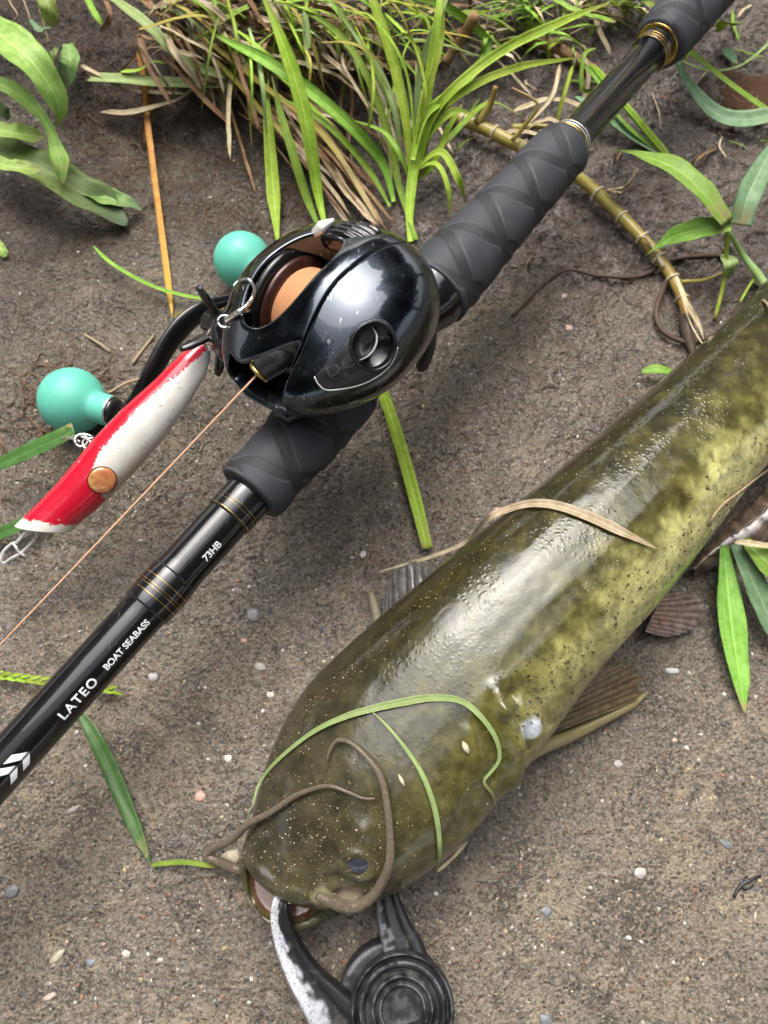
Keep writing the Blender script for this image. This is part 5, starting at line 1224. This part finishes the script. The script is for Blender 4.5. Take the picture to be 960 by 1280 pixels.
for i in range(34):          # trailing to the lower right, under the green arches
    x0 = rs.uniform(290, 360); y0 = rs.uniform(90, 150); t = rs.uniform(.45, 1); x1 = x0 + 150 * t + rs.uniform(-20, 20); y1 = y0 + 165 * t + rs.uniform(-35, 25)
    blade('dry_blade', [(x0, y0, .012), ((x0 + x1) / 2 + rs.uniform(-12, 12), (y0 + y1) / 2 - 6, .012), (x1, y1, .002)], rs.uniform(2, 7), rs.choice([m_brown, m_brown, m_straw]), tD, camber=.6, wave=1, prof='both', n=16, nc=5)
for i in range(14):
    x0 = rs.uniform(425, 520); y0 = rs.uniform(70, 150)
    blade('dry_blade', [(x0, y0, .014), (x0 + rs.uniform(-5, 20), y0 + 40, .01), (x0 + rs.uniform(0, 60), y0 + rs.uniform(60, 120), .002)], rs.uniform(2, 6), rs.choice([m_brown, m_straw]), tD, camber=.6, wave=1, prof='both', n=16, nc=5)
# --- short grass and straw at the top right of centre
tE = empty('grass_tuft', G(655, 25), 'short mixed green and straw grass tuft along the top right edge', 'grass tuft')
for i in range(130):
    x0 = rs.uniform(560, 800); y0 = rs.uniform(-20, 70) if x0 < 720 else rs.uniform(-20, 20); an = R(rs.choice([rs.gauss(60, 30), rs.gauss(150, 30), rs.gauss(20, 20)])); L_ = rs.uniform(35, 90)
    x1, y1 = x0 + L_ * math.cos(an), y0 + L_ * math.sin(an) * .7; h0 = rs.uniform(.003, .018)
    if y1 > 115 or (x1 > 770 and y1 > 60): continue
    blade('blade', [(x0, y0, h0), ((x0 + x1) / 2 + rs.uniform(-12, 12), (y0 + y1) / 2 - 8, h0 + .006), (x1, y1, .002)], rs.uniform(2.5, 7), rs.choice([m_green, m_green, m_straw, m_straw, m_lime, m_brown]), tE, camber=.5, wave=.6, prof='both', n=16, nc=5)
for pts, wd, mm in [([(560, 130, .012), (610, 60, .02), (560, 10, .035), (500, -10, .04)], 12, m_green), ([(560, 20, .03), (600, 18, .03), (645, 40, .02)], 9, m_green), ([(690, 0, .03), (730, 18, .03), (770, 28, .03)], 9, m_green),
                    ([(725, 60, .012), (735, 95, .01), (726, 130, .006), (700, 160, .003)], 7, m_straw), ([(700, 80, .012), (690, 120, .012), (660, 155, .004)], 6, m_straw), ([(716, 82, .02), (706, 115, .018), (694, 160, .006)], 6, m_lime),
                    ([(585, 55, .01), (620, 75, .01), (665, 120, .003)], 5, m_straw), ([(640, 140, .004), (690, 125, .01), (740, 138, .006)], 9, m_straw), ([(650, 165, .003), (685, 150, .01), (705, 160, .01)], 7, m_straw), ([(610, 180, .003), (640, 165, .006), (680, 170, .006)], 7, m_straw),
                    ([(713, 202, .03), (722, 180, .036), (728, 165, .04), (722, 150, .04)], 7, m_straw), ([(720, 72, .02), (745, 100, .014), (775, 150, .008), (830, 196, .002)], 8, m_bamboo), ([(745, 60, .02), (730, 70, .02), (728, 110, .012), (742, 112, .01)], 6, m_green)]:
    blade('blade', pts, wd, mm, tE, camber=.45, wave=.5, prof='both')

# --- broad leaved plant at the left edge
tF = empty('broadleaf_plant', G(-10, 120), 'broad leaved green weed leaning in from the left edge', 'weed')
for pts, wd, mm, pf_ in [([(-40, 10, .05), (5, 48, .06), (38, 75, .058), (62, 108, .05), (74, 135, .042), (72, 160, .034)], [60, 50, 52, 36, 28, 14], m_broad, 'tongue'),
                         ([(-30, 95, .04), (12, 112, .044), (42, 135, .04), (60, 158, .036), (68, 180, .032), (75, 205, .028), (78, 232, .022)], [34, 34, 26, 12, 13, 26, 18], m_broad, 'tongue'),
                         ([(-30, 158, .03), (15, 166, .032), (56, 172, .026)], 26, m_broad, 'tongue'),
                         ([(-40, 168, .02), (15, 192, .024), (60, 215, .022), (100, 240, .016), (130, 258, .010), (160, 282, .004)], [50, 46, 42, 46, 48, 34], m_broad_dark, 'tongue'),
                         ([(90, 235, .016), (125, 245, .012), (155, 252, .008), (178, 263, .004)], [30, 28, 22, 10], m_broad_dark, 'tongue'),
                         ([(-30, 196, .03), (10, 208, .032), (52, 213, .028)], 20, m_broad, 'tongue'),
                         ([(-20, 128, .028), (0, 138, .03), (12, 148, .026)], 18, m_broad_dark, 'tongue'),
                         ([(50, -25, .04), (60, 5, .042), (66, 34, .036)], 22, m_broad, 'tongue'),
                         ([(38, 25, .03), (50, 38, .03), (66, 34, .03)], 9, m_bluegreen, 'tongue'),
                         ([(85, 55, .012), (88, 80, .012), (78, 108, .006)], [22, 26, 20], m_broad_dark, 'tongue'), ([(72, 60, .014), (66, 70, .014), (60, 84, .01)], 14, m_broad_dark, 'tongue'),
                         ([(-5, 300, .004), (2, 312, .004), (6, 322, .002)], 12, m_broad, 'tongue')]:
    blade('leaf', pts, wd, mm, tF, camber=.3, wave=.4, prof=pf_, nc=11, n=50, thick=.0003)
for pts in ([(20, -20, .03), (12, 0, .03), (22, 18, .028), (18, 25, .026)], [(26, -10, .03), (38, 25, .026), (42, 50, .02)], [(45, -10, .02), (52, 20, .016), (62, 55, .01)]):
    tube('stem', crv([G(*p) for p in pts], 16), .0005, m_rootpale, tF, 6)

# --- jointed cane running under the rod
cane = empty('cane_stalk', G(590, 150), 'jointed yellow cane stalk running under the rear grip towards the fish', 'cane')
cpx = [(560, 142, .006), (600, 158, .008), (640, 178, .009), (675, 193, .010), (712, 214, .009), (745, 240, .008), (780, 274, .007), (812, 308, .006), (836, 340, .005), (852, 372, .004), (860, 400, .004)]
cp = crv([G(*p) for p in cpx], 160); nodes = [8, 24, 40, 52, 66, 82, 97, 110, 122, 134, 146]
rc = np.interp(np.arange(160), [0, 90, 159], [.0031, .0027, .0022])
for k, nn5 in enumerate(nodes): rc = rc + .00025 * np.exp(-((np.arange(160) - nn5) / 1.2) ** 2)
V, F, UV = tube_vf(cp, rc, 20); mesh('stalk', V, F, m_culm, cane, uv=UV)
for nn5 in nodes:
    T_ = cp[min(nn5 + 1, 159)] - cp[nn5 - 1]; T_ /= la.norm(T_); e = np.cross(T_, [0, 0, 1]); e /= la.norm(e); f_ = np.cross(T_, e)
    tube('node', [cp[nn5] + (math.cos(a) * e + math.sin(a) * f_) * (rc[nn5] + .0001) * (1 + .04 * math.sin(a * 5)) for a in np.linspace(0, 2 * math.pi, 28)], rs.uniform(.0004, .0007), m_node, cane, 8)
for pts, r0, mm in (([(760, 238, .010), (775, 237, .012), (785, 230, .016), (797, 212, .022)], .0010, m_straw), ([(640, 176, .012), (655, 158, .018), (672, 130, .026), (640, 110, .03)], .0011, m_culm), ([(597, 155, .010), (612, 132, .018), (620, 108, .026)], .0022, m_culm), ([(640, 160, .006), (670, 158, .006), (705, 160, .006)], .0018, m_culm), ([(830, 335, .006), (810, 300, .010), (796, 296, .010)], .0010, m_straw),
                    ([(852, 352, .006), (880, 350, .005), (905, 340, .004)], .0009, m_culm), ([(850, 350, .004), (856, 385, .006), (866, 410, .008), (878, 430, .012)], .0006, m_straw)):
    tube('side_shoot', crv([G(*p) for p in pts], 14), np.linspace(r0, r0 * .5, 14), mm, cane, 10)
for pts, wd in (([(760, 238, .014), (778, 236, .018), (790, 226, .024), (796, 210, .028)], 7), ([(765, 240, .012), (780, 242, .016), (790, 230, .02)], 6), ([(845, 345, .012), (855, 375, .012), (870, 400, .008), (880, 425, .004)], 7)):
    blade('sheath', pts, wd, m_straw, cane, camber=.5, wave=.6)
tube('root_fork', crv([G(856, 395, .004), G(862, 425, .003), G(868, 450, .003)], 10), [.0026, .0029, .0028, .0030, .0026, .0024, .0019, .0015, .0011, .0006], m_twig, cane, 12)

# --- bamboo like shoot at the right edge
tG = empty('bamboo_shoot', G(905, 400), 'young broad bladed shoot with three leaves beside the tail end of the fish', 'bamboo shoot')
for pts, wd, pf_, mm in [([(760, 186, .022), (800, 194, .03), (845, 212, .036), (880, 243, .036), (908, 278, .03)], [4, 20, 32, 34, 24], 'tipfirst', m_bamboo),
                         ([(806, 320, .008), (838, 298, .018), (870, 288, .024), (914, 280, .028)], [3, 22, 32, 22], 'tipfirst', m_bamboo),
                         ([(985, 150, .03), (955, 205, .036), (935, 245, .034), (925, 282, .028)], [6, 22, 34, 30], 'tipfirst', m_bluegreen),
                         ([(904, 318, .012), (912, 330, .016), (909, 348, .010)], 20, 'leaf', m_pale)]:
    blade('leaf', pts, wd, mm, tG, camber=.3, wave=.25, prof=pf_, nc=11, n=46, fold=1, thick=.00025)
tube('stem', crv([G(908, 278, .028), G(908, 320, .016), G(903, 360, .008), G(893, 400, .003)], 16), .0009, m_lime, tG, 10)
tube('stem', crv([G(910, 288, .018), G(928, 318, .009), G(948, 344, .006), G(965, 372, .004)], 16), np.linspace(.0009, .0021, 16), m_pale, tG, 12)
tube('stem', crv([G(945, 345, .004), G(935, 360, .004), G(925, 378, .006)], 10), .0006, m_lime, tG, 8)
tH = empty('bamboo_leaf_cluster', G(935, 680), 'three long green leaves fanning out from under the belly of the fish', 'leaf cluster')
for pts, wd, mm in [([(905, 682, .012), (910, 740, .010), (917, 800, .007), (925, 850, .005), (931, 892, .003)], [24, 36, 34, 24, 10], m_bamboo), ([(918, 680, .014), (938, 720, .014), (958, 765, .010), (985, 820, .005)], [24, 32, 30, 16], m_bluegreen), ([(930, 675, .018), (955, 700, .018), (990, 735, .014)], [22, 34, 30], m_bamboo)]:
    blade('leaf', pts, wd, mm, tH, camber=.22, wave=.2, prof='tongue', nc=11, n=46, fold=1, thick=.00025)
blade('dry_leaf', [(918, 678, .020), (940, 680, .022), (975, 686, .02)], 8, m_straw, tH, camber=.5, wave=.5, prof='both')

# --- loose blades and bits
gl = 'loose grass blades'
loose('loose_grass', [(845, 50, .02), (850, 85, .016), (868, 115, .010), (895, 142, .006), (930, 150, .006), (985, 138, .008)], [5, 10, 18, 22, 20], m_bluegreen, 'curved blue green blade by the reddish puddle top right', camber=.3, prof='both')
loose('loose_grass', [(850, 55, .016), (880, 80, .014), (915, 108, .010), (975, 150, .004)], 9, m_green, 'narrow straight green blade crossing the reddish puddle', camber=.4, prof='both')
loose('loose_grass', [(735, 80, .008), (765, 118, .008), (800, 160, .006), (842, 210, .003)], 9, m_lime, 'straight yellow green stem beside the rod blank between the two grips', 'grass stem', camber=1.5, prof='both')
loose('loose_grass', [(718, 120, .008), (750, 140, .008), (785, 168, .006), (830, 196, .003)], 11, m_bluegreen, 'pale flat blade under the rod beside the yellow green stem', camber=.3, prof='both')
loose('loose_grass', [(850, 75, .006), (880, 88, .008), (920, 85, .008), (955, 60, .008), (990, 20, .006)], 3.5, m_pale, 'thin pale arching stalk at the top right corner', camber=.8, prof='both')
loose('loose_grass', [(116, 307, .006), (140, 330, .006), (190, 358, .006), (240, 372, .006), (272, 375, .006)], 5, m_green, 'thin curved green blade ending beneath the reel handle', camber=.6, prof='both')
loose('loose_grass', [(217, 397, .003), (240, 390, .005), (275, 378, .006)], 7, m_yellow, 'short yellow stalk at the foot of the orange stem', camber=.8, prof='both')
loose('loose_grass', [(-10, 586, .014), (30, 568, .020), (70, 550, .024), (93, 538, .026)], [18, 24, 26, 24], m_dark, 'dark green cut blade touching the nearer teal knob', camber=.25, prof='cut')
loose('loose_grass', [(-10, 672, .004), (20, 660, .008), (48, 645, .008), (75, 628, .005)], 19, m_dark, 'dark green blade under the nose of the lure', camber=.3, prof='cut')
loose('loose_grass', [(470, 470, .010), (485, 510, .006), (505, 575, .004), (520, 630, .004), (534, 686, .003)], [14, 16, 17, 17, 15], m_lime, 'straight lime green blade sticking out below the reel', camber=.5, prof='cut', fold=1)
loose('loose_grass', [(95, 885, .004), (118, 920, .004), (140, 965, .003), (165, 1025, .003), (190, 1083, .002)], [10, 18, 20, 17, 6], m_dark, 'dark green blade under the rod bent towards the snout', camber=.3, prof='both', wave=.3)
loose('loose_grass', [(188, 1082, .002), (205, 1079, .003), (235, 1078, .003), (272, 1084, .002)], 6, m_green, 'thin green blade tip pointing to the tan pebble', camber=.3, prof='both')
sh = empty('grass_seed_head', G(30, 850), 'lime green grass seed head poking out beneath the lettered rod', 'seed head')
tube('stalk', crv([G(-15, 842, .003), G(30, 850, .004), G(75, 857, .004), G(142, 862, .003)], 20), .0006, m_lime, sh, 8)
for i in range(26):
    x = -12 + i * 6; y = 843 + (x + 12) * .13; s_ = 1 if i % 2 else -1; 
    if 72 < x < 110 and i % 3: continue
    blade('seed', [(x, y, .004), (x + 8, y + 3 * s_ + 1, .005), (x + 17, y + 5 * s_ + 1, .004)], 4.5, m_lime, sh, camber=.9, prof='leaf', n=8, nc=5)
# on the fish
fb = onfish([(308, 1026, .024), (316, 1005, .029), (330, 978, .032), (352, 950, .0), (395, 915), (435, 896), (465, 887), (500, 879), (540, 873), (575, 876), (600, 893), (620, 920), (624, 945), (610, 962), (602, 974), (612, 990), (617, 1008)], .0012)
bl1 = empty('grass_strand', fb[5], 'pale forked grass strand draped over the catfish head', 'grass strand')
blade('blade', fb, [3, 4.5, 5.5, 9, 11, 8, 6, 5, 4], m_pale, bl1, world=True, n=90, camber=.25, prof='both', ref=(0, 0, 1))
blade('blade', onfish([(464, 888), (485, 908), (508, 936), (528, 968), (541, 1005), (546, 1035), (547, 1062, .028), (546, 1090, .022)], .0013), [3, 4.5, 7, 8, 6, 5], m_pale, bl1, world=True, n=60, camber=.25, prof='both', ref=(0, 0, 1))
blade('blade', onfish([(546, 1090, .022), (560, 1078, .020), (572, 1066, .018), (584, 1052, .016)], .0014), 5, m_straw, bl1, world=True, n=20, camber=.3, prof='both')
fd = onfish([(470, 716, .003), (505, 706, .006), (545, 694, .009), (585, 676, .008), (615, 655, .003), (640, 640), (668, 633), (700, 636), (740, 650), (780, 668), (820, 687)], .0012)
tag(blade('dry_grass', fd, [4, 5, 6, 9, 10, 11, 12, 7], m_straw, None, world=True, n=80, camber=.3, prof='both', ref=(0, 0, 1)), 'straw coloured dry blade lying across the catfish back', 'grass blade')
tag(tube('root_strand', crv(onfish([(985, 570), (950, 592), (925, 612), (900, 632), (885, 655), (878, 690)], .0006), 40), .0004, m_rootpale, None, 6), 'thin pale root curling over the yellow belly', 'root')
tag(tube('root_strand', crv(onfish([(937, 372), (955, 378), (968, 392), (990, 398)], .0006), 20), .0005, m_rootpale, None, 6), 'pale root near the tail end of the fish', 'root')
for k, (x, y, r_, lab) in enumerate([(582, 934, 1.3, 'small cream seed husk beside the gill cover'), (502, 975, .8, 'tiny cream seed husk on top of the fish head')]):
    q = onfish([(x - 4, y - 8), (x, y), (x + 4, y + 8)], .0006); tag(tube('seed_husk', crv(q, 10), np.array([.0001, .0004, .0007, .0009, .001, .001, .0009, .0007, .0004, .0001]) * r_ * .7, m_node, None, 8), lab, 'seed husk')
loose('loose_grass', [(802, 465, .004), (822, 462, .006), (848, 467, .004)], 13, m_bamboo, 'small green leaf tip at the edge of the fish below the cane', 'leaf', camber=.3, prof='leaf')
loose('sprout', [(899, 40, .006), (905, 30, .012), (918, 32, .014), (930, 26, .012)], 18, m_lime, 'small bright green sprout in the top right corner', 'sprout', camber=.3, prof='leaf')
loose('sprout', [(903, 62, .003), (912, 70, .003), (922, 80, .002)], 16, m_bluegreen, 'dull green leaf scrap beneath the bright sprout', 'leaf', camber=.3, prof='leaf')
tw = empty('twig', G(930, 1108), 'tiny dark branched twig on the concrete at the lower right', 'twig')
tube('stick', crv([G(917, 1122, .0004), G(925, 1108, .0008), G(938, 1100, .001), G(951, 1095, .0006)], 12), .0005, m_black, tw, 6); tube('side_twig', crv([G(926, 1108, .0008), G(932, 1112, .0006), (G(942, 1106, .0004))], 8), .00035, m_black, tw, 6); tube('side_twig', crv([G(929, 1105, .0008), G(930, 1098, .0008), (G(934, 1096, .0004))], 8), .0003, m_black, tw, 6)
# twigs of dead stem near the top
dead = empty('dead_stem', G(690, 50), 'brown dead stem lying in the grass at the top right of centre', 'dead stem')
tube('stem', crv([G(655, 45, .006), G(700, 62, .006), G(745, 90, .004)], 20), np.linspace(.0036, .0026, 20), m_brown, dead, 12)
dead2 = empty('dead_stem', G(470, 84), 'horizontal brown dead stem behind the lime green tuft', 'dead stem')
tube('stem', crv([G(440, 80, .006), G(490, 83, .006), G(535, 85, .006)], 20), np.linspace(.0026, .0030, 20), m_brown, dead2, 12)
tube('stem', crv([G(556, 80, .012), G(575, 50, .022), G(595, 18, .034)], 12), np.linspace(.0022, .0026, 12) + .0004 * np.sin(np.arange(12) * 2.1), m_brown, dead2, 12)

# fine roots lying over soil and mud (nobody could count them)
def roots(name, n, reg, lab, rad, mat, ang0=0, spread=90, L=(15, 60)):
    parts = []
    for _ in range(n):
        x, y = rs.uniform(reg[0], reg[2]), rs.uniform(reg[1], reg[3]); an = R(rs.gauss(ang0, spread)); pts = []
        ln_ = rs.uniform(*L); k = 5
        for i in range(k):
            pts.append(G(x, y, .0004 + rs.random() * .0012)); an += rs.gauss(0, .45); x += math.cos(an) * ln_ / k; y += math.sin(an) * ln_ / k
        v, f, u = tube_vf(crv(pts, 9), np.linspace(1, .5, 9) * rs.uniform(*rad), 4); parts.append((v, f, u))
    V, F, U_ = join(parts); return tag(mesh(name, V, F, mat, uv=U_), lab, kind='stuff')
roots('root_fibres', 900, (85, -20, 430, 285), 'fine dark roots over the soil under the grass', (.00008, .00026), m_root, 30, 60)
roots('root_fibres', 130, (-10, 455, 150, 560), 'brown dead root fibres around the nearer teal knob', (.00010, .0004), m_root, 5, 30, (20, 90))
roots('root_fibres', 60, (-10, 440, 250, 640), 'pale straw bits on the concrete at the left', (.00008, .0003), m_rootpale, 20, 60, (8, 50))
roots('root_fibres', 130, (560, 180, 960, 400), 'dark roots in the mud beside the cane', (.00008, .00035), m_root, 15, 60, (10, 60))
roots('root_fibres', 50, (570, 20, 960, 330), 'pale straw fibres on the mud at the top right', (.00008, .0003), m_rootpale, 20, 70, (10, 60))
rt = empty('root', G(850, 330), 'dark woody root looping over the mud below the cane', 'root')
tube('root_strand', crv([G(640, 395, .001), G(700, 340, .001), G(750, 345, .0015), G(800, 345, .002), G(840, 325, .003), G(900, 320, .002), G(915, 335, .001)], 50), np.linspace(.0006, .0012, 50), m_twig, rt, 8)
tube('root_strand', crv([G(832, 352, .003), G(820, 390, .003), G(830, 415, .003), G(860, 428, .002), G(890, 420, .001)], 30), .0011, m_twig, rt, 8)
for a, lab in (([(105, 418, .001), (125, 430, .002), (138, 440, .001)], 'short straw splinter above the nearer teal knob'), ([(165, 455, .001), (180, 435, .001), (192, 420, .001)], 'bent brown splinter left of the reel handle'), ([(135, 492, .002), (160, 478, .003), (190, 470, .003)], 'tan twig between the teal knob and the handle arm')):
    tag(tube('straw_bit', crv([G(*p) for p in a], 12), .0006, m_rootpale, None, 6), lab, 'straw')

for i in range(46):
    x0, y0 = rs.uniform(560, 960), rs.uniform(-10, 200); an = R(rs.uniform(0, 180)); L_ = rs.uniform(15, 70); x1, y1 = x0 + L_ * math.cos(an), y0 + L_ * math.sin(an) * .7
    if 830 < x0 and 100 < y0 < 150: continue
    blade('blade', [(x0, y0, .001), ((x0 + x1) / 2 + rs.uniform(-8, 8), (y0 + y1) / 2, rs.uniform(.002, .006)), (x1, y1, .001)], rs.uniform(1.5, 5), rs.choice([m_straw, m_brown, m_straw, m_green]), tE, camber=.6, wave=.8, prof='both', n=12, nc=5)
# puddle of reddish water in the mud
pc = G(940, 118); nP = 60; V = [[pc[0], pc[1], pc[2] + .0006]]
for i in range(nP):
    a = 2 * math.pi * i / nP; r_ = 1 + .18 * math.sin(3 * a + 1) + .10 * math.sin(7 * a); V.append([pc[0] + math.cos(a) * .024 * r_, pc[1] + math.sin(a) * .016 * r_, pc[2] + .0006])
pud = mesh('puddle', V, [(0, 1 + i, 1 + (i + 1) % nP) for i in range(nP)], m_water); tag(pud, 'shallow reddish puddle on the mud at the top right', kind='structure')
